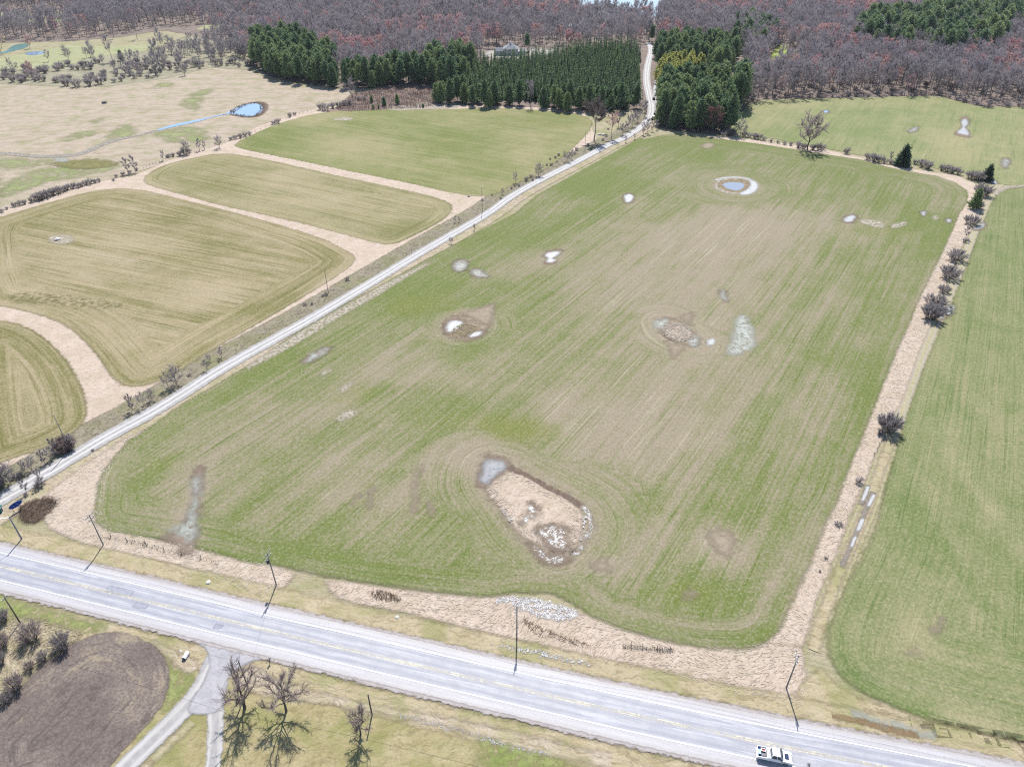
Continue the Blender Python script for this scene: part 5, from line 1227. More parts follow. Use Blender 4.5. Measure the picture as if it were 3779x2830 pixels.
# right hedgerow
OAK = bare_tree(211, 16.5, 14, .22, 15000, .085, 1.3, limbs=17, vase=.45, trunk_r=.42, bark=M_bark_dark, twig=M_twig_near, name="oak")
put(None, OAK, "oak_tree", G(2980, 553), 1.0, .3, "big spreading bare tree in the hedgerow above the field", "tree")
put(None, WIDEFIR[0], "fir_tree", G(3327, 612), 1.0, .3, "tall dark fir in the hedgerow, right of the big bare tree", "tree")
put(None, WIDEFIR[0], "fir_tree", G(3639, 666), .72, 1.3, "smaller dark fir at the hedgerow's right corner", "tree")
put(None, FULLPINE[1], "dark_pine", G(3592, 772), .62, 1.3, "open armed dark pine in the strip below the round bush", "tree")
mids([(2731, 504, 9.5, 0, "bare tree in the hedge just right of the pine block"), (2712, 500, 7, 3, "thin bare stem beside the pine block corner"), (2748, 500, 6, 3, "thin bare stem right of the hedge tree"), (3283, 596, 5.5, 3, "dead stick of a tree left of the tall dark fir"), (3560, 880, 5.5, 3, "thin leaning dead tree in the reed strip")])
shrubs([(2690, 500, 4.0), (2670, 505, 3.0), (2705, 497, 3.4), (2745, 505, 3.4), (2765, 508, 3.2), (2785, 512, 3.8), (2800, 515, 3.6), (2820, 520, 2.4), (2845, 526, 2.0), (2870, 530, 1.8), (2895, 535, 2.2), (2918, 538, 2.2), (2946, 546, 4.0), (2965, 552, 3.6), (3000, 554, 3.6), (3020, 554, 4.0), (3034, 553, 3.2)], "grey shrub in the hedge left of the big bare tree, {} from the left", "hedge shrubs left of the big tree")
shrubs([(3123, 568, 3.6), (3205, 590, 4.0), (3225, 597, 4.8), (3245, 600, 4.2), (3265, 604, 3.0), (3285, 606, 2.8), (3378, 607, 3.0), (3405, 617, 4.4), (3425, 624, 4.6), (3476, 630, 3.6), (3495, 634, 4.0), (3515, 640, 4.0), (3535, 644, 3.6), (3578, 660, 4.4), (3598, 664, 5.0), (3612, 668, 5.2)], "rounded grey shrub in the hedgerow right of the big bare tree, {} from the left", "hedge shrubs right of the big tree")
DENSE = bare_shrub(121, 5.0, 9.0, 90, 9000, .07, .8, None, "dense_bush", .5)
DENSE2 = bare_shrub(122, 5.5, 6.5, 90, 9000, .065, .9, None, "tall_bush", .4)
for u, v, p, s, rz, lb in [(3625, 722, DENSE, 1.2, 0, "round dense grey bush below the small fir"), (3584, 828, DENSE, .9, 1, "round grey bush under the open armed pine"), (3612, 770, DENSE2, .7, 2, "grey bush peeping behind the open armed pine"), (3527, 960, DENSE, 1.0, 2, "upper of two grey bushes touching in the reed strip"), (3500, 1025, DENSE, 1.05, 3, "lower of two grey bushes touching in the reed strip"),
        (3482, 1078, DENSE, .6, 4, "small grey bush above the biggest bush of the strip"), (3448, 1132, DENSE, 1.0, 5, "upper half of the biggest grey bush beside the white puddle"), (3432, 1178, DENSE2, 1.2, 6, "lower dense grey bush beside the white puddle"), (3274, 1592, DENSE2, 1.12, 1, "lone dark bush in the middle of the right reed strip")]:
    put(None, p, "dense_bush", G(u, v), s, rz, lb, "shrub")
shrubs([(3168, 1782, 1.8), (3095, 1938, 1.0, 1.6), (3244, 1605, 1.2), (3560, 895, 2.2), (3048, 2062, .7), (3025, 2110, .6)], "dark low bush in the right reed strip, {} from the top of the near half", "low bushes in the right strip")
# near trees south of the highway
for u, v, seed, h, w, lb, tr, ln in [(903, 2612, 221, 8.6, 7.6, "bent bare tree beside the driveway in front of the utility pole", .34, .10), (1057, 2624, 222, 8.4, 6.8, "upright bushy bare tree on the lawn, right of the bent one", .26, 0), (1330, 2712, 223, 6.4, 4.0, "small bent bare tree on the lawn left of the plain pole", .20, -.08)]:
    put(None, bare_tree(seed, h, w, .26, 4200 if h > 7 else 1800, .055, .95, limbs=14, vase=.55, detail=1.5, trunk_r=tr, bark=M_bark_dark, twig=M_twig_near, lean=ln, name="lawn_tree"), "bare_tree", G(u, v), 1, seed, lb, "tree")
BIGSH = [bare_shrub(131 + i, 4.4, 4.6, 80, 4200, .045, .8, mt, "verge_shrub", .35) for i, mt in enumerate((M_twig_near, M_shrub))]
for u, v, s, k, lb in [(120, 2362, 1.1, 0, "largest bushy shrub in the straw bank below the highway"), (236, 2392, .95, 1, "second large shrub, at the ploughed field's corner"), (160, 2436, .55, 1, "small shrub on the ploughed field's edge, upper"), (112, 2468, .5, 0, "small shrub on the ploughed field's edge, middle"), (62, 2540, .85, 0, "bushy shrub on the ploughed field's edge, lower"), (16, 2290, .7, 1, "shrub at the left picture edge beside the utility pole"), (12, 2385, .8, 0, "dark shrub at the left picture edge below the pole"), (20, 2590, .6, 1, "lowest shrub on the ploughed field's edge"), (3, 2450, .7, 1, "pale shrub at the left picture edge in the straw")]:
    put(None, BIGSH[k], "bare_shrub", G(u, v), s, u, lb, "shrub")
put(None, MID_BARE[3], "bare_tree", G(2965, 2880), .5, 1, "twigs of a small tree at the bottom edge right of the pickup", "tree")

_fr = sorted([o for o in COL.objects if o.get("label") and " at the front edge of the woods above the far meadow" in o["label"]], key=lambda o: uv(o.location)[0])
for i, o in enumerate(_fr[:len(ORD)]):
    o["label"] = o["label"].split(" at the front")[0] + " at the front edge of the right woods, " + ORD[i] + " from the left"
# ---------------------------------------------------------------- dead reeds and weeds lying on the land
M_blade = twig_mat("reed_blades", C(252, 238, 220), C(240, 224, 204), (C(255, 244, 228), C(226, 206, 182)), .25)
M_blade_grey = twig_mat("grey_weed_blades", C(196, 184, 164), C(180, 168, 146), (C(206, 196, 176), C(160, 146, 124)), .3)
M_blade_brown = twig_mat("brown_weed_blades", C(150, 128, 110), C(128, 106, 92), (C(176, 154, 132), C(120, 98, 86)), .3)
M_blade_straw = twig_mat("straw_blades", C(226, 210, 176), C(212, 194, 156), (C(232, 216, 184), C(180, 172, 116)), .3)
def blades(name, label, cat, P, mat, length=1.3, width=.14, flow=(0, 0), turb=.6, lift=.35, z=.1, seed=0, scale=.12):
    rng = np.random.default_rng(seed)
    n = len(P)
    ph = rng.uniform(0, 6, 4)
    sw = np.sin(P[:, 0] * scale + ph[0] + 1.5 * np.sin(P[:, 1] * scale * .7 + ph[1])) + np.sin(P[:, 1] * scale * 1.4 + ph[2] + P[:, 0] * scale * .5)
    ang = flow[0] + turb * sw + rng.normal(0, .35, n)
    L = length * rng.uniform(.5, 1.3, n); w = width * rng.uniform(.6, 1.3, n)
    el = np.abs(rng.normal(lift, lift * .6, n))
    d = np.column_stack([np.cos(ang) * np.cos(el), np.sin(ang) * np.cos(el), np.sin(el)])
    s = np.column_stack([-np.sin(ang), np.cos(ang), rng.normal(0, .18, n)]) * w[:, None] / 2
    b = np.column_stack([P, np.full(n, z)])
    V = np.empty((n * 3, 3)); V[0::3] = b - s; V[1::3] = b + s; V[2::3] = b + d * L[:, None]
    o = link(name, new_mesh(name, V, [np.arange(n * 3).reshape(-1, 3)], mats=[mat]))
    return tag(o, label, cat, kind="stuff")
def fill(poly, dens, seed, pad=0.0, clump_=0.0):
    rng = np.random.default_rng(seed)
    lo, hi = poly.min(0), poly.max(0)
    P = rng.uniform(lo, hi, (int(dens * (hi - lo).prod()), 2))
    P = P[signed(P, poly) > pad]
    if clump_:
        q = np.sin(P[:, 0] * 1.9 + 2 * np.sin(P[:, 1] * .9)) + np.sin(P[:, 1] * 2.3 + 1.7 * np.sin(P[:, 0] * 1.1))
        P = P[q + rng.normal(0, .6, len(P)) > clump_]
    return P
def along(line, half, n, seed, off=0.0):
    rng = np.random.default_rng(seed)
    P, s = resample(smooth_poly(line, 1, closed=False), 1.0)
    t = np.gradient(P, axis=0); t /= np.linalg.norm(t, axis=1)[:, None]
    i = rng.integers(0, len(P), n)
    return P[i] + np.column_stack([-t[i, 1], t[i, 0]]) * (off + rng.normal(0, half * .5, n))[:, None] + rng.uniform(-.5, .5, (n, 2))
_p = fill(ISL1_IN, 4, 1, .2)
blades("dead_reeds", "matted pale reeds filling the unsown wet hollow in the big field", "reeds", _p, M_blade, 1.2, .14, (2.6, 0), .7, .07, .40, 2, .22)
_p = fill(REED_N, 2.2, 3, .1)
blades("dead_reeds", "pale flattened reeds between the highway and the big field", "reeds", _p, M_blade, 1.0, .13, (2.9, 0), .8, .07, .18, 4, .16)
_p = fill(REED_SW, 2.2, 5, .1)
blades("dead_reeds", "pale flattened reeds in the corner between lane and highway", "reeds", _p, M_blade, 1.0, .13, (2.9, 0), .7, .07, .18, 6, .16)
_p = fill(R1, 2, 7, .3); _p = _p[(_p[:, 1] < 300) & (signed(_p, MAIN_P) < -.3)]
blades("dead_reeds", "pale dead reeds in the long strip on the right edge of the big field", "reeds", _p, M_blade, 1.0, .14, (2.6, 0), .5, .08, .18, 8, .16)
_p = np.concatenate([along(LANE[:-9], 4.5, 4500, 9, 6.5)])
blades("dead_weeds", "grey dead weeds on the left verge of the gravel lane", "weeds", _p, M_blade_grey, 1.1, .12, (.8, 0), .5, .25, .14, 10)
blades("dead_weeds", "pale dead grass on the right verge of the gravel lane", "weeds", along(LANE[:-9], 2.6, 2000, 11, -5.0), M_blade, 1.1, .13, (2.6, 0), .5, .15, .15, 12)
blades("dead_weeds", "brown dead growth by the blue sign", "weeds", fill(smooth_poly(GS(crop(0, 1750, [(170, 260), (260, 220), (400, 190), (480, 220), (430, 300), (350, 360), (300, 400), (200, 390), (160, 330)]))), 30, 13), M_blade_brown, 1.2, .10, (0, 0), 2, .9, .1, 14)
_p = fill(GS([(1240, 405), (1300, 350), (1450, 322), (1600, 322), (1685, 372), (1560, 400), (1420, 405), (1290, 415)]), 2.2, 15)
blades("cattails", "purplish brown cattails in the marsh before the pine belt", "cattails", _p, twig_mat("cattail_blades", C(176, 152, 144), C(150, 126, 122), (C(190, 168, 152), C(130, 104, 106)), .3), 1.8, .3, (0, 0), 2, 1.0, .1, 16)
_p = fill(GS(crop(0, 2130, [(-60, 300), (0, 300), (300, 330), (520, 390), (680, 440), (640, 520), (520, 560), (300, 760), (0, 1010), (-60, 1060)])), 9, 17, .1)
blades("dead_weeds", "straw coloured dead weeds on the bank by the ploughed field", "weeds", _p, M_blade_straw, 1.0, .11, (1.0, 0), 1.2, .25, .14, 18)
_p = np.concatenate([fill(smooth_poly(GS(crop(1800, 2130, [(250, 290), (340, 380), (480, 430), (700, 500), (840, 560), (800, 580), (600, 520), (420, 500), (300, 420)]))), 8, 19), fill(smooth_poly(GS(crop(900, 1750, [(1020, 970), (1120, 950), (1290, 1000), (1280, 1050), (1150, 1050), (1050, 1010)]))), 14, 20)])
blades("dead_weeds", "dark brown stalks standing in the reeds north of the highway", "weeds", _p, M_blade_brown, 1.1, .12, (0, 0), 2, .9, .15, 21)
for nm, pts, sd in (("by the utility poles", crop(0, 1750, [(750, 508), (905, 520), (1045, 552), (1170, 575), (1240, 600), (1340, 625), (1490, 660), (1640, 685), (1720, 705), (1770, 730)]), 22), ("near the field's lower right end", crop(1800, 2130, [(1120, 568), (1200, 573), (1300, 580), (1400, 588), (1500, 596)]), 23)):
    blades("dead_weeds", "dark line of dead weeds along the old fence " + nm, "weeds", along(GS(pts), .16, 320, sd), twig_mat("dark_weed_blades", (.10, .085, .075, 1), (.14, .12, .105, 1), None, 0), .6, .11, (0, 0), 2, 1.0, .1, sd)
# stalks standing in the water's edge
_q = smooth_poly(GS(crop(0, 0, [(1850, 930), (1960, 860), (2090, 835), (2170, 845), (2170, 900), (2120, 955), (2020, 965), (1920, 950)])), 1)
_d = signed(fill(_q, 3, 24), _q); _p = fill(_q, 3, 24)[_d < 4.0]
blades("pond_rushes", "dark rushes round the rim of the pasture pond", "rushes", _p, M_blade_brown, .9, .3, (0, 0), 2, 1.1, .2, 25)

# ---------------------------------------------------------------- poles and wires
M_pole = plain("weathered_pole_wood", (.20, .19, .185, 1), .85, .1, vary=.2)
M_pole_dark = plain("tarred_pole_wood", (.10, .085, .075, 1), .85, .1, vary=.2)
M_metal = plain("galvanised_metal", (.62, .63, .65, 1), .4, .5, metal=.6)
M_glass_ins = plain("porcelain", (.75, .76, .78, 1), .3, .5)
M_black = plain("black_paint", (.015, .016, .018, 1), .4, .5)
M_wire = plain("wire_metal", (.35, .36, .38, 1), .4, .5, metal=.5)
def part(name, mb, mat, parent, smooth=False):
    o = link(name, mb.mesh(name, mat, smooth)); o.parent = parent; return o
def pole(u, v, h, label, arms=(), arm_dir=0.0, transformer=False, mat=None, r=.15, group="utility poles along the highway", name="utility_pole", cap=False):
    x, y = G(u, v)
    t = thing(name, label, "pole", (x, y, 0), arm_dir, group)
    m = MB(); m.tube([(0, 0, -.4), (0, 0, h * .5), (0, 0, h)], [r, r * .85, r * .68], 8, cap=True); part("shaft", m, mat or M_pole, t, True)
    for z, L in arms:
        m = MB(); m.box((-.07 - r, -L / 2, z - .07), (-r + .05, L / 2, z + .07))
        a = part("crossarm", m, M_pole, t)
        for k in (-1, -.35, 1):
            i = MB(); i.tube([(-r, k * L * .47, z + .07), (-r, k * L * .47, z + .18), (-r, k * L * .47, z + .32)], [.05, .09, .05], 6, cap=True); part("insulator", i, M_glass_ins, a, True)
        b = MB(); b.tube([(-r, L * .25, z), (-r * .5, 0, z - .6)], [.025, .025], 4); b.tube([(-r, -L * .25, z), (-r * .5, 0, z - .6)], [.025, .025], 4); part("brace", b, M_metal, a)
    if transformer:
        m = MB(); m.tube([(-.5, 0, h - 3.5), (-.5, 0, h - 3.4), (-.5, 0, h - 2.6), (-.5, 0, h - 2.5)], [.24, .30, .30, .2], 10, cap=True); part("transformer", m, M_black, t, True)
    if cap:
        m = MB(); m.tube([(0, 0, h), (0, 0, h + .3)], [.05, .05], 6, cap=True); part("insulator", m, M_glass_ins, t)
    return (x, y, h)
hd = math.atan2(rd[1], rd[0])
p2 = pole(382, 2012, 10.0, "first utility pole with two crossarms from the left, north of the highway", ((9.5, 2.6), (8.4, 2.2)), hd, group=None)
p3 = pole(1020, 2159, 10.4, "utility pole with two crossarms and a black transformer", ((9.9, 2.6), (8.8, 2.2)), hd, True, group=None)
p4 = pole(1907, 2356, 10.2, "utility pole beside the roadside pond", ((9.7, 2.4), (8.6, 2.0)), hd, mat=M_pole, group=None)
p5 = pole(2901, 2539, 10.4, "pale topped utility pole nearest the reed strip's lower end", ((10.0, 2.6), (8.9, 2.0)), hd, mat=M_pole, group=None)
p6 = pole(75, 2298, 8.3, "utility pole among the shrubs at the lower left edge", ((7.8, 1.4),), hd, mat=M_pole_dark, group=None)
p7 = pole(915, 2535, 8.3, "utility pole standing behind the bent bare tree by the driveway", ((7.9, .9),), hd, mat=M_pole_dark, group=None)
p8 = pole(1373, 2637, 6.6, "plain short pole without crossarms on the south verge", (), hd, mat=M_pole_dark, r=.16, group=None)
l3 = pole(258, 1662, 12.0, "tall thin lane pole rising from the thicket", (), 0, r=.12, group=None, cap=True)
l1 = pole(1212, 1083, 10.0, "thin lane pole between the big left field and the lane", (), 0, r=.12, group=None, cap=True)
l2 = pole(1780, 785, 12.2, "thin lane pole halfway up the lane by the hay field corner", (), 0, r=.12, group=None, cap=True)
l4 = pole(2158, 553, 11.4, "thin lane pole just below the tall elm", (), 0, r=.12, group=None, cap=True)
l5 = pole(2366, 340, 11.0, "thin pale pole between the plantation and the lane", (), 0, r=.12, mat=M_metal, group=None, cap=True)
def wire(a, b, sag, label, off=(0, 0, 0), off2=None, r=.016, group=None):
    a = np.array(a) + np.array(off); b = np.array(b) + np.array(off if off2 is None else off2)
    s = np.linspace(0, 1, 17)[:, None]
    P = a + (b - a) * s; P[:, 2] -= sag * 4 * (s * (1 - s))[:, 0]
    m = MB(); m.tube(P, [r] * 17, 3)
    tag(link("power_line", m.mesh("power_line", M_wire)), label, "wire", group)
west = tuple(np.array(p2) - np.array([rd[0], rd[1], 0]) * 48); east = tuple(np.array(p5) + np.array([rd[0], rd[1], 0]) * 55)
for a, b, nm in ((west, p2, "left picture edge to the first crossarm pole"), (p2, p3, "first crossarm pole to the transformer pole"), (p3, p4, "transformer pole to the pond pole"), (p4, p5, "pond pole to the pale topped pole"), (p5, east, "pale topped pole to the right edge")):
    for k, w in ((-1, "near"), (-.35, "middle"), (1, "far")):
        o = (rn[0] * 1.22 * k, rn[1] * 1.22 * k, -.2)
        wire(a, b, .9, w + " thin wire strung from the " + nm, o)
wire((p6[0] - rd[0] * 45, p6[1] - rd[1] * 45, 8), p6, .7, "thin wire running off left from the pole among the shrubs", (0, 0, -.2), r=.022)
wire(p6, p7, .7, "thin wire over the ploughed field between the two southern poles", (0, 0, -.2), r=.022)
wire(p7, (p8[0], p8[1], 6.6), .6, "thin wire over the lawn from the tree pole to the plain pole", (0, 0, -.2), r=.022)
wire((p8[0], p8[1], 6.6), (p8[0] + rd[0] * 60, p8[1] + rd[1] * 60, 6.6), .6, "thin wire running right from the plain pole", (0, 0, -.2), r=.022)
wire(p3, p7, .6, "thin service wire crossing the highway", (0, 0, -.8), r=.016)
for a, b, nm in ((l3, l1, "from the thicket pole to the next lane pole"), (l1, l2, "between the two middle lane poles"), (l2, l4, "from the upper middle lane pole to the elm"), (l4, l5, "from the elm pole to the plantation")):
    wire(a, b, 1.2, "thin wire along the lane " + nm, (0, 0, .2), r=.016)
# street lamp
x, y = G(81, 1990)
t = thing("street_lamp", "grey street lamp with a long curved white arm at the left edge", "street lamp", (x, y, 0), hd)
m = MB(); m.tube([(0, 0, -.3), (0, 0, 3.5), (0, 0, 7.4)], [.19, .16, .13], 8, cap=True); part("shaft", m, plain("lamp_post_wood", (.16, .18, .20, 1), .7, .2, vary=.2), t, True)
m = MB(); m.tube([(0, 0, 7.2), (-.8, -1.2, 7.9), (-1.6, -2.6, 8.3), (-2.1, -3.6, 8.35)], [.05, .05, .045, .045], 6); part("arm", m, M_metal, t, True)
m = MB(); m.tube([(-2.1, -3.6, 8.38), (-2.3, -4.0, 8.36), (-2.5, -4.4, 8.3)], [.1, .17, .08], 8, cap=True); part("lamp_head", m, M_metal, t, True)

# ---------------------------------------------------------------- fences
M_post = plain("fence_post_wood", (.15, .125, .11, 1), .9, .1, vary=.3)
def fence(label, pts, h=1.3, r=.07, wires=3, lean=.1, seed=0, group=None):
    rng = np.random.default_rng(seed)
    P = GS(pts)
    t = thing("wire_fence", label, "fence", (P[0][0], P[0][1], 0), 0, group)
    tops = []
    for q in P:
        d = q - P[0]; l = rng.normal(0, lean, 2)
        m = MB(); m.tube([(d[0], d[1], -.2), (d[0] + l[0], d[1] + l[1], h * rng.uniform(.85, 1.1))], [r, r * .85], 5, cap=True); part("post", m, M_post, t)
        tops.append(np.array([d[0], d[1], 0]))
    m = MB()
    for k in range(wires):
        m.tube([a + np.array([0, 0, h * (.35 + .25 * k)]) for a in tops], [.008] * len(tops), 3)
    part("strand", m, M_wire, t)
def lerp_pts(a, b, n): return [(a[0] + (b[0] - a[0]) * i / (n - 1), a[1] + (b[1] - a[1]) * i / (n - 1)) for i in range(n)]
fence("old leaning post and wire fence north of the highway beside the first poles", crop(0, 1750, [(905, 520), (1045, 555), (1195, 582), (1340, 626), (1490, 661), (1640, 688)]), 1.5, .085, 3, .25, 1)
fence("short bit of wire fence near the lower right end of the big field", crop(1800, 2130, [(1168, 560), (1270, 578), (1383, 590), (1490, 598)]), 1.4, .07, 3, .1, 2)
fence("post and wire fence between the pasture and the far hay field", lerp_pts((1178, 402), (1090, 425), 7) + lerp_pts((1075, 432), (905, 503), 10), 1.3, .10, 2, .08, 3)
fence("post and wire fence below the pasture between the twin trees and the corner tree", lerp_pts((530, 622), (600, 596), 7) + lerp_pts((700, 574), (850, 520), 9), 1.3, .09, 2, .12, 4)
fence("line of posts in the hedgerow above the big field", lerp_pts((2710, 503), (2940, 545), 12), 1.3, .08, 2, .1, 5)
fence("fence in the reed strip near the lone dark bush", lerp_pts((3262, 1612), (3226, 1680), 5), 1.3, .07, 2, .15, 6)
fence("posts along the upper lane verge", lerp_pts((1500, 945), (1560, 905), 4) + lerp_pts((1900, 705), (2030, 632), 7), 1.2, .07, 2, .1, 7)

# ---------------------------------------------------------------- house in the woods, shed
M_roof = plain("grey_shingles", (.20, .21, .225, 1), .8, .2, vary=.15)
M_roof_dk = plain("slate_shingles", (.13, .14, .155, 1), .8, .2, vary=.15)
M_wall = plain("pale_grey_siding", (.42, .42, .42, 1), .8, .2, vary=.05)
M_glass = plain("window_glass", (.03, .04, .05, 1), .08, .6)
M_trim = plain("white_trim", (.75, .75, .75, 1), .6, .3)
def hip(m, x0, x1, y0, y1, z, h, over=.5, ridge=.35):
    x0 -= over; x1 += over; y0 -= over; y1 += over
    cx = (x0 + x1) / 2; cy = (y0 + y1) / 2; L = (x1 - x0) * ridge / 2
    k = m.addv([(x0, y0, z), (x1, y0, z), (x1, y1, z), (x0, y1, z), (cx - L, cy, z + h), (cx + L, cy, z + h)])
    m.q += [(k, k + 1, k + 5, k + 4), (k + 2, k + 3, k + 4, k + 5), (k, k + 3, k + 2, k + 1)]; m.t += [(k + 1, k + 2, k + 5), (k + 3, k, k + 4)]
hx, hy = G(1885, 202)
t = thing("house", "big grey house with hipped roofs and a chimney behind the spruce plantation", "house", (hx, hy, 0), .06)
for x0, x1, y0, y1, wz, rh, rm, rg in ((-6.5, 6.5, -5.5, 5.5, 5.4, 4.2, M_roof, .12), (-15, -6.5, -4, 4, 3.6, 2.6, M_roof_dk, .6), (8.5, 13, -3.5, 3.5, 3.2, 2.4, M_roof_dk, .2)):
    m = MB(); m.box((x0, y0, -.2), (x1, y1, wz)); part("wall", m, M_wall, t)
    m = MB(); hip(m, x0, x1, y0, y1, wz + .01, rh, .6, rg); rf = part("roof", m, rm, t)
    if x0 == -6.5:
        m = MB(); m.box((-1.0, -.5, 8.2), (.3, .6, 10.6)); part("chimney", m, plain("chimney_stone", (.5, .5, .5, 1), .8), rf)
    n = max(2, int((x1 - x0) / 3))
    for i in range(n):
        wx = x0 + (i + .5) * (x1 - x0) / n
        for zz in ([1.0, 3.4] if wz > 5 else [1.0]):
            m = MB(); m.box((wx - .65, y0 - .04, zz), (wx + .65, y0 + .05, zz + 1.4)); w = part("window", m, M_trim, t)
            m = MB(); m.box((wx - .55, y0 - .06, zz + .1), (wx + .55, y0 - .02, zz + 1.3)); part("pane", m, M_glass, w)
m = MB(); m.box((6.6, -2, -.1), (8.4, 2, 3.0)); part("porch", m, M_wall, t)
x, y = G(2609, 322)
t = thing("shed", "low shed with a grey sloping roof half hidden in the thicket", "shed", (x, y, 0), .5)
m = MB(); m.box((-4, -2, -.1), (4, 2, 2.0)); part("wall", m, M_pole_dark, t)
m = MB(); k = m.addv([(-4.4, -2.4, 2.0), (4.4, -2.4, 2.0), (4.4, 2.4, 3.0), (-4.4, 2.4, 3.0), (-4.4, -2.4, 2.15), (4.4, -2.4, 2.15), (4.4, 2.4, 3.15), (-4.4, 2.4, 3.15)]); m.q += [tuple(k + i for i in f) for f in ((0, 3, 2, 1), (4, 5, 6, 7), (0, 1, 5, 4), (1, 2, 6, 5), (2, 3, 7, 6), (3, 0, 4, 7))]; part("roof", m, M_roof, t)
def cottage(u, v, label, w, roof):
    x, y = G(u, v); t = thing("cottage", label, "house", (x, y, 0), u * .01)
    m = MB(); m.box((-w / 2, -3.5, -.1), (w / 2, 3.5, 3)); part("wall", m, M_trim, t)
    m = MB(); k = m.addv([(-w / 2 - .4, -4, 3.0), (w / 2 + .4, -4, 3.0), (w / 2 + .4, 0, 5.6), (-w / 2 - .4, 0, 5.6), (-w / 2 - .4, 4, 3.0), (w / 2 + .4, 4, 3.0)]); m.q += [(k, k + 1, k + 2, k + 3), (k + 3, k + 2, k + 5, k + 4)]; m.t += [(k, k + 3, k + 4), (k + 1, k + 5, k + 2)]; part("roof", m, roof, t)
    for i in (-1, 0, 1):
        m = MB(); m.box((i * w * .3 - .5, -3.54, 1.0), (i * w * .3 + .5, -3.49, 2.2)); part("window", m, M_glass, t)
M_palero = plain("pale_metal_roof", (.62, .64, .68, 1), .5, .4)
cottage(1750, 20, "pale roofed cottage at the top of the woods, above the pine belt", 14, M_palero)
cottage(2120, 108, "white building glimpsed through the woods above the plantation", 12, M_palero)
cottage(2860, 158, "small pale house beside the bright lawn clearing", 8, M_roof)

# ---------------------------------------------------------------- vehicles
def paint(name, col, rough=.25): return plain(name, col, rough, .5)
M_tyre = plain("tyre_rubber", (.02, .02, .02, 1), .9, .1)
M_rim = plain("alloy_rim", (.5, .5, .52, 1), .3, .5, metal=.8)
M_carglass = plain("tinted_car_glass", (.03, .05, .055, 1), .06, .6)
M_lampred = plain("red_lamp_lens", (.4, .02, .02, 1), .2, .5)
M_lampclear = plain("clear_lamp_lens", (.7, .72, .75, 1), .1, .6)
def wheel(t, x, y, r=.40, w=.26):
    m = MB(); s = 1 if y > 0 else -1
    m.tube([(x, y - s * w, r), (x, y - s * (w - .04), r), (x, y - s * .03, r), (x, y, r)], [r * .86, r, r, r * .86], 14)
    wt = part("wheel", m, M_tyre, t, True)
    m = MB(); m.tube([(x, y - s * .05, r), (x, y + s * .012, r)], [r * .62, r * .60], 12, cap=True); part("rim", m, M_rim, wt)
def prism(m, prof, y):
    """side profile (x, z) drawn across the width, its upper edge drawn in a little"""
    n = len(prof); zm = max(p[1] for p in prof)
    k = m.addv([(px, -y, pz) for px, pz in prof] + [(px, y, pz) for px, pz in prof])
    for i in range(n):
        j = (i + 1) % n; m.q.append((k + i, k + j, k + n + j, k + n + i))
    c1 = m.addv([(sum(p[0] for p in prof) / n, -y, sum(p[1] for p in prof) / n), (sum(p[0] for p in prof) / n, y, sum(p[1] for p in prof) / n)])
    for i in range(n):
        j = (i + 1) % n; m.t.append((k + j, k + i, c1)); m.t.append((k + n + i, k + n + j, c1 + 1))
def frustum(m, b, tp):
    """b, tp: (x0, x1, halfwidth, z)"""
    k = m.addv([(b[0], -b[2], b[3]), (b[1], -b[2], b[3]), (b[1], b[2], b[3]), (b[0], b[2], b[3]), (tp[0], -tp[2], tp[3]), (tp[1], -tp[2], tp[3]), (tp[1], tp[2], tp[3]), (tp[0], tp[2], tp[3])])
    for f in ((4, 5, 6, 7), (0, 1, 5, 4), (1, 2, 6, 5), (2, 3, 7, 6), (3, 0, 4, 7)): m.q.append(tuple(k + i for i in f))
def pane(m, a, b, c, d, inset=.08, off=.012):
    a, b, c, d = map(np.array, (a, b, c, d)); ctr = (a + b + c + d) / 4
    n = np.cross(b - a, d - a); n = n / np.linalg.norm(n)
    q = [p + (ctr - p) * inset + n * off for p in (a, b, c, d)]
    m.quad(*q)
def bevelled(o, w=.05, seg=2):
    md = o.modifiers.new("soft_edges", 'BEVEL'); md.width = w; md.segments = seg; md.limit_method = 'ANGLE'; md.angle_limit = math.radians(35)
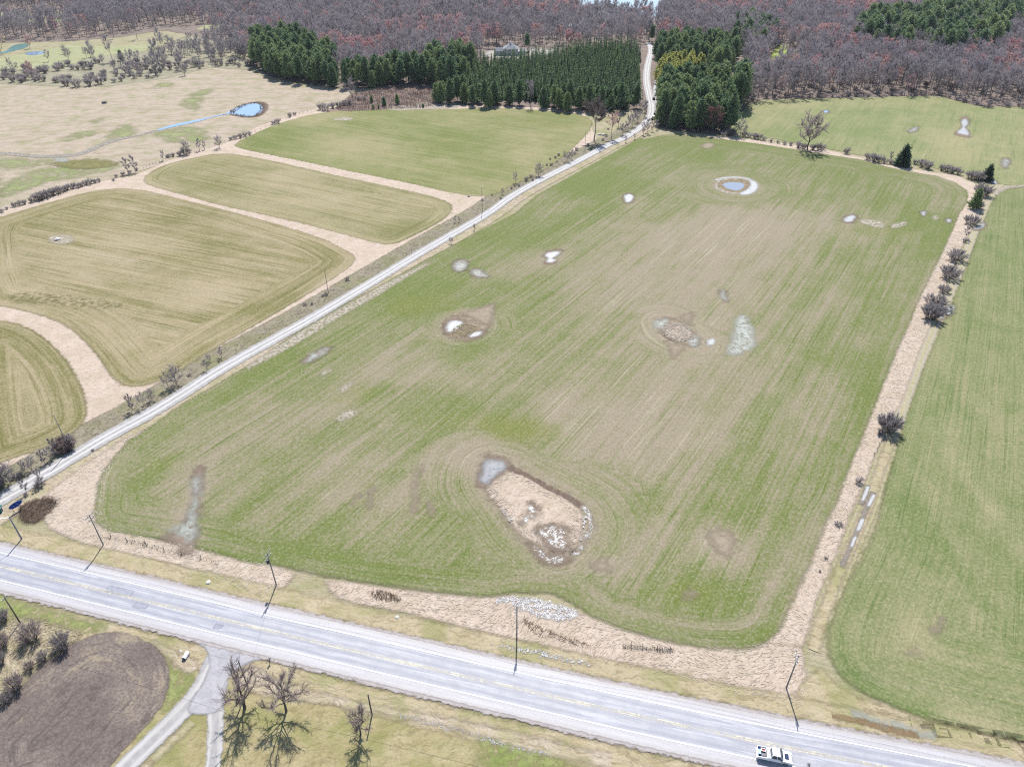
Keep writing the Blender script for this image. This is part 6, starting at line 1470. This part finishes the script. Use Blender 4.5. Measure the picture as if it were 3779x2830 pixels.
def pickup(loc, rz, label, col, name="pickup_truck", dark_hood=True):
    P_ = paint(name + "_paint", col)
    t = thing(name, label, "pickup", loc, rz)
    m = MB(); prism(m, [(-.78, .48), (-.78, 1.14), (1.30, 1.14), (2.45, 1.06), (2.78, .98), (2.92, .80), (2.92, .46), (2.30, .42), (2.25, .70), (1.50, .70), (1.44, .42), (-.70, .42)], 1.0); bevelled(part("body", m, P_, t), .06)
    m = MB(); frustum(m, (-.76, 1.42, .94, 1.14), (-.48, .72, .76, 1.90)); c = part("cab", m, P_, t); bevelled(c, .07, 3)
    m = MB(); pane(m, (1.42, -.94, 1.14), (1.42, .94, 1.14), (.72, .76, 1.90), (.72, -.76, 1.90), .07, .02); part("windscreen", m, M_carglass, c)
    m = MB(); pane(m, (-.76, .94, 1.14), (-.76, -.94, 1.14), (-.48, -.76, 1.90), (-.48, .76, 1.90), .16, .02); part("rear_window", m, M_carglass, c)
    for s in (-1, 1):
        for xa, xb, ta, tb in ((-.70, .32, -.42, .22), (.36, 1.32, .26, .68)):
            m = MB(); q = [(xa, s * .94, 1.16), (xb, s * .94, 1.16), (tb, s * .77, 1.84), (ta, s * .77, 1.84)]
            pane(m, *(q if s < 0 else q[::-1]), .07, .02); part("side_window", m, M_carglass, c)
        m = MB(); m.box((-2.88, s * .98 - .06, .46), (-.80, s * .98 + .06 if s < 0 else s * .98 + .02, 1.12)); bevelled(part("bed_side", m, P_, t), .03)
        m = MB(); m.tube([(-1.7 + .52 * math.cos(a), s * 1.005, .42 + .52 * math.sin(a)) for a in np.linspace(.1, 3.04, 9)], [.045] * 9, 4); part("wheel_arch", m, P_, t)
        m = MB(); m.box((1.02, s * 1.02, 1.10), (1.22, s * 1.24, 1.34)) if s > 0 else m.box((1.02, s * 1.24, 1.10), (1.22, s * 1.02, 1.34)); bevelled(part("mirror", m, M_black, t), .02)
        m = MB(); y0 = s * .62; m.box((2.80, min(y0, s * .97), .80), (2.935, max(y0, s * .97), .94)); part("headlight", m, M_lampclear, t)
        m = MB(); m.box((-2.955, min(s * .86, s * 1.0), .72), (-2.90, max(s * .86, s * 1.0), 1.02)); part("tail_light", m, M_lampred, t)
        for xx in (-1.7, 1.88): wheel(t, xx, s * .98)
        for xx in (-.2, .85):
            m = MB(); m.box((xx, s * 1.0 - .02, .98), (xx + .18, s * 1.0 + .02, 1.02)); part("door_handle", m, M_black, t)
    m = MB(); m.box((-2.90, -.94, .46), (-2.82, .94, 1.12)); bevelled(part("tailgate", m, P_, t), .02)
    m = MB(); m.box((-2.82, -.92, .52), (-.80, .92, .58)); part("bed_floor", m, M_black, t)
    m = MB()
    for i in range(3): m.box((-1.36 + i * .19, -.95, 1.13), (-1.19 + i * .19, .95, 1.19 + .02 * i))
    part("folded_cover", m, plain("grey_bed_cover", (.62, .60, .62, 1), .6), t)
    if dark_hood:
        m = MB(); m.quad((1.62, -.52, 1.142), (2.36, -.56, 1.092), (2.36, .56, 1.092), (1.62, .52, 1.142)); part("hood_panel", m, paint("dark_hood_panel", (.02, .03, .07, 1)), t)
    m = MB(); m.box((2.90, -.98, .46), (3.0, .98, .64)); bevelled(part("bumper", m, M_metal, t), .02)
    m = MB(); m.box((-3.02, -.96, .46), (-2.90, .96, .60)); part("rear_bumper", m, M_metal, t)
    m = MB(); m.box((2.905, -.58, .68), (2.935, .58, .90)); part("grille", m, M_black, t)
    return t
tx, ty = G(2853, 2797)
pickup((tx, ty, .30), math.atan2(rd[1], rd[0]) + .03, "white crew cab pickup with an open bed driving on the highway", (.82, .82, .84, 1))
R_ = math.atan2(rd[1], rd[0]) + .03
def truckpos(x, y): return (tx + x * math.cos(R_) - y * math.sin(R_), ty + x * math.sin(R_) + y * math.cos(R_), .88)
t = thing("blue_bin", "blue plastic bin in the back of the white pickup's bed", "bin", truckpos(-2.55, .0), R_)
m = MB(); frustum(m, (-.20, .20, .34, 0), (-.24, .24, .40, .42)); part("tub", m, plain("blue_plastic", (.03, .12, .55, 1), .4), t)
m = MB(); m.box((-.26, -.43, .42), (.26, .43, .47)); part("lid", m, plain("pale_blue_plastic", (.25, .4, .75, 1), .4), t)
t = thing("tool_box", "dark tool box with a grey edge in the white pickup's bed", "box", truckpos(-1.85, -.4), R_)
m = MB(); m.box((-.35, -.28, 0), (.35, .28, .32)); part("case", m, M_black, t); m = MB(); m.box((-.37, -.30, .32), (.37, .30, .37)); part("lid", m, plain("dark_grey_plastic", (.1, .1, .11, 1), .5), t)
t = thing("metal_crate", "silver framed crate with red straps in the white pickup's bed", "crate", truckpos(-1.9, .45), R_)
m = MB()
for a in (-.34, .34):
    for b in (-.24, .24): m.box((a - .03, b - .03, 0), (a + .03, b + .03, .42))
m.box((-.37, -.27, .40), (.37, -.21, .45)); m.box((-.37, .21, .40), (.37, .27, .45)); m.box((-.37, -.21, .40), (-.31, .21, .45)); m.box((.31, -.21, .40), (.37, .21, .45)); part("frame", m, M_metal, t)
m = MB(); m.box((-.28, -.18, .05), (.28, .18, .36)); part("load", m, plain("dark_red_cloth", (.22, .03, .03, 1), .8), t)

def car(u, v, rz, label, col, name, L=4.7, h=1.7, suv=True, z=.28):
    x, y = G(u, v)
    P_ = paint(name + "_paint", col)
    t = thing(name, label, "car", (x, y, z), rz); a = L / 2
    m = MB(); prism(m, [(-a, .40), (-a, .98), (a * .35, 1.0), (a * .92, .88), (a, .70), (a, .38)], .92); bevelled(part("body", m, P_, t), .08)
    m = MB(); frustum(m, (-a * .96 if suv else -a * .6, a * .42, .86, .98), (-a * .82 if suv else -a * .35, a * .12, .68, h)); c = part("cabin", m, P_, t); bevelled(c, .06)
    b0, b1, t0, t1 = (-a * .96 if suv else -a * .6), a * .42, (-a * .82 if suv else -a * .35), a * .12
    m = MB(); pane(m, (b1, -.86, .98), (b1, .86, .98), (t1, .68, h), (t1, -.68, h), .08, .02); part("windscreen", m, M_carglass, c)
    m = MB(); pane(m, (b0, .86, .98), (b0, -.86, .98), (t0, -.68, h), (t0, .68, h), .10, .02); part("rear_window", m, M_carglass, c)
    for s in (-1, 1):
        q = [(b0, s * .86, .98), (b1, s * .86, .98), (t1, s * .68, h), (t0, s * .68, h)]
        m = MB(); pane(m, *(q if s < 0 else q[::-1]), .10, .02); part("side_window", m, M_carglass, c)
        m = MB(); m.box((-a - .02, min(s * .6, s * .88), .72), (-a + .05, max(s * .6, s * .88), .9)); part("tail_light", m, M_lampred, t)
        m = MB(); m.box((a - .06, min(s * .55, s * .85), .66), (a + .02, max(s * .55, s * .85), .78)); part("headlight", m, M_lampclear, t)
        for xx in (-a * .60, a * .60): wheel(t, xx, s * .90, .36, .24)
    return t
lane_a = math.atan2(LANE[-6][1] - LANE[-9][1], LANE[-6][0] - LANE[-9][0])
car(2412, 369, lane_a, "black car parked on the right edge of the lane between the pines", (.02, .025, .035, 1), "black_car")
car(2418, 424, lane_a - .2, "dark teal car parked at the lane edge below the black one", (.03, .10, .11, 1), "teal_car", 4.4, 1.6)
# small tractor with a front bucket
x, y = G(2409, 443)
t = thing("tractor", "dark tractor with a pale canopy at the bend of the lane", "tractor", (x, y, .28), lane_a + 2.6)
m = MB(); prism(m, [(-1.2, .6), (-1.2, 1.3), (.2, 1.3), (1.6, 1.25), (1.7, .7)], .45); part("body", m, M_black, t)
m = MB(); m.box((-1.2, -.75, 2.3), (.2, .75, 2.42)); part("canopy", m, M_trim, t)
for a in (-1.1, .1):
    for b in (-.65, .65):
        m = MB(); m.box((a - .05, b - .05, 1.1), (a + .05, b + .05, 2.3)); part("canopy_post", m, M_black, t)
for s in (-1, 1): wheel(t, -.7, s * .95, .75, .4); wheel(t, 1.3, s * .8, .45, .25)
m = MB(); m.tube([(1.2, -.5, 1.0), (2.2, -.5, .9), (2.6, -.5, .5)], [.07, .07, .07], 4); m.tube([(1.2, .5, 1.0), (2.2, .5, .9), (2.6, .5, .5)], [.07, .07, .07], 4); part("loader_arm", m, M_black, t)
m = MB(); prism(m, [(2.55, .2), (2.55, .8), (2.7, .8), (2.72, .35), (3.2, .25), (3.2, .18)], .9); part("bucket", m, M_black, t)

# ---------------------------------------------------------------- small things by the road
x, y = G(68, 1884)
la = math.atan2(LANE[1][1] - LANE[0][1], LANE[1][0] - LANE[0][0])
t = thing("oval_sign", "blue oval sign on two thin posts beside the lane's lower end", "sign", (x, y, 0), la)
m = MB(); n = 20; k = m.addv([(1.5 * math.cos(a), -.05, 1.95 + .72 * math.sin(a)) for a in np.linspace(0, 6.283, n, endpoint=False)] + [(1.5 * math.cos(a), .05, 1.95 + .72 * math.sin(a)) for a in np.linspace(0, 6.283, n, endpoint=False)] + [(0, -.05, 1.95), (0, .05, 1.95)])
for i in range(n):
    j = (i + 1) % n; m.q.append((k + i, k + j, k + n + j, k + n + i)); m.t.append((k + j, k + i, k + 2 * n)); m.t.append((k + n + i, k + n + j, k + 2 * n + 1))
pn = part("panel", m, plain("blue_sign_paint", (.012, .05, .26, 1), .5), t)
m = MB(); m.tube([(1.5 * math.cos(a), 0, 1.95 + .72 * math.sin(a)) for a in np.linspace(0, 6.283, 24)], [.06] * 24, 4); part("rim", m, plain("sign_rim_blue", (.08, .12, .3, 1), .4), pn)
for s in (-1, 1):
    m = MB(); m.tube([(s * .9, .08, -.2), (s * .9, .08, 2.3)], [.05, .05], 5, cap=True); part("post", m, M_pole_dark, t)
x, y = G(0, 1890)
t = thing("green_cabinet", "dark green cabinet with a pale top at the left picture edge", "cabinet", (x, y, 0), .4)
m = MB(); m.box((-.9, -.6, 0), (.6, .6, 1.5)); bevelled(part("case", m, plain("green_cabinet_paint", (.03, .09, .10, 1), .5), t), .05)
m = MB(); m.box((-.95, -.65, 1.5), (.65, .65, 1.58)); part("top", m, plain("pale_green_paint", (.45, .6, .58, 1), .5), t)
x, y = G(13, 1884)
t = thing("marker_post", "thin post with a small green head beside the green cabinet", "post", (x, y, 0))
m = MB(); m.tube([(0, 0, -.1), (0, 0, 1.6)], [.05, .05], 5, cap=True); part("shaft", m, M_trim, t)
m = MB(); m.box((-.14, -.14, 1.6), (.14, .14, 1.95)); part("head", m, plain("teal_paint", (.03, .25, .2, 1), .5), t)
# culvert pipe
a = np.array(G(695, 2411)); b = np.array(G(680, 2436)); d = (b - a) / np.linalg.norm(b - a)
t = thing("culvert_pipe", "short ribbed white culvert pipe lying open on the straw", "pipe", (b[0], b[1], 0), math.atan2(d[1], d[0]))
m = MB(); L = np.linalg.norm(b - a); xs_ = np.linspace(-L, 0, 25)
m.tube([(q, 0, .46) for q in xs_], [.42 + (.03 if i % 2 else 0) for i in range(25)], 16); part("shell", m, plain("white_plastic_pipe", (.62, .63, .66, 1), .5), t, True)
m = MB(); m.tube([(-.12 - i * .2, 0, .46) for i in range(8)], [.39] * 8, 16, cap=True); part("lining", m, M_black, t)
x, y = G(664, 2402)
tag(link("pipe_offcut", (lambda m: (m.tube([(0, 0, .1), (.5, -.15, .1)], [.1, .1], 8, cap=True), m.mesh("pipe_offcut", plain("white_pvc", (.7, .72, .78, 1), .5)))[1])(MB()), loc=(x, y, .05)), "short white pipe offcut lying left of the culvert pipe", "pipe")
# mailbox
x, y = G(997, 2447)
t = thing("mailbox", "dark roadside mailbox on a wooden post opposite the fields", "mailbox", (x, y, 0), hd + math.pi / 2)
m = MB(); m.box((-.06, -.06, -.2), (.06, .06, 1.15)); part("post", m, M_pole_dark, t)
m = MB(); prof = [(-.17, 1.15), (.17, 1.15), (.17, 1.32)] + [(.17 * math.cos(q), 1.32 + .17 * math.sin(q)) for q in np.linspace(.3, 2.84, 7)] + [(-.17, 1.32)]
k = m.addv([(-.35, py, pz) for py, pz in prof] + [(.35, py, pz) for py, pz in prof]); n = len(prof)
for i in range(n):
    j = (i + 1) % n; m.q.append((k + i, k + j, k + n + j, k + n + i))
for o_, f in ((0, -1), (n, 1)):
    for i in range(1, n - 1): m.t.append((k + o_, k + o_ + i, k + o_ + i + 1))
bx = part("box", m, plain("dark_mailbox_paint", (.05, .055, .06, 1), .4), t)
m = MB(); m.box((.35, -.15, 1.17), (.37, .15, 1.45)); part("door", m, M_metal, bx)
m = MB(); m.box((-.1, .175, 1.3), (.08, .19, 1.5)); part("flag", m, M_lampred, bx)
# stones
def rock(u, v, size, label, seed, col, flat=.6):
    rng = np.random.default_rng(seed); bm = bmesh.new()
    bmesh.ops.create_icosphere(bm, subdivisions=2, radius=size / 2)
    for w in bm.verts:
        c = w.co.copy(); k_ = 1 + .22 * math.sin(3.1 * c.x / size + seed) + .18 * math.sin(4.3 * c.y / size + 2 * seed) + rng.normal(0, .05)
        w.co = (c.x * k_ * 1.2, c.y * k_, (c.z * k_ * flat) + size * .18)
    me = bpy.data.meshes.new("boulder"); bm.to_mesh(me); bm.free(); me.materials.append(col)
    x, y = G(u, v); o = link("boulder", me, loc=(x, y, 0)); o.rotation_euler = (0, 0, seed)
    tag(o, label, "rock")
M_stone = plain("pale_stone", (.42, .40, .38, 1), .9, .2, vary=.3); M_stone_dk = plain("dark_stone", (.10, .09, .10, 1), .9, .2, vary=.3)
rock(212, 887, 2.0, "pale boulder on the bare knoll in the big left hay field", 1, M_stone)
rock(385, 382, 3.0, "dark boulder alone in the pale pasture", 2, M_stone_dk)
rock(2212, 498, 2.0, "pale stump like stone left of the pair below the red tree", 3, M_stone)
rock(2226, 500, 2.2, "pale stump like stone right of the pair below the red tree", 4, M_stone)
rock(2245, 478, 1.8, "dark stone behind the pair below the red tree", 5, M_stone_dk)
rock(1728, 728, 1.2, "dark rock at the tip of the dry strip by the lane", 6, M_stone_dk)
rock(432, 2068 + 60, .7, "small pale stone in the north verge of the highway", 7, M_stone)
rock(768, 2150, .9, "pale rock at the verge left of the transformer pole", 8, M_stone)
rock(1465, 2277, .8, "white rock in the verge between the transformer and pond poles", 9, M_stone)

_p = fill(smooth_poly(GS(crop(1800, 1150, [(1420, 120), (1560, 90), (1680, 150), (1680, 230), (1560, 260), (1450, 215)]))), 7, 31)
blades("dead_reeds", "tan reeds in the small island in the middle of the field", "reeds", _p, M_blade, 1.3, .2, (2.8, 0), .5, .3, .25, 32)
_p = fill(smooth_poly(GS(crop(900, 1150, [(1700, 130), (1800, 100), (1920, 130), (1880, 180), (1780, 220), (1690, 220)]))), 5, 33)
blades("dead_reeds", "olive and straw stalks in the wet hollow near the lane side", "reeds", _p, M_blade_straw, 1.2, .2, (.9, 0), .5, .3, .25, 34)
# ---------------------------------------------------------------- haze in the air
_t = bpy.data.materials.new("haze_air"); _t.use_nodes = True; _n = _t.node_tree; _n.nodes.clear()
_o = _n.nodes.new("ShaderNodeOutputMaterial"); _v = _n.nodes.new("ShaderNodeVolumePrincipled")
_v.inputs["Density"].default_value = .000025; _v.inputs["Color"].default_value = (.80, .86, 1, 1); _v.inputs["Anisotropy"].default_value = .25
_n.links.new(_v.outputs[0], _o.inputs[1])
_b = MB(); _b.box((-3600, -700, -1), (3600, 6500, 127))
haze = link("haze", _b.mesh("haze", _t)); haze["kind"] = "stuff"
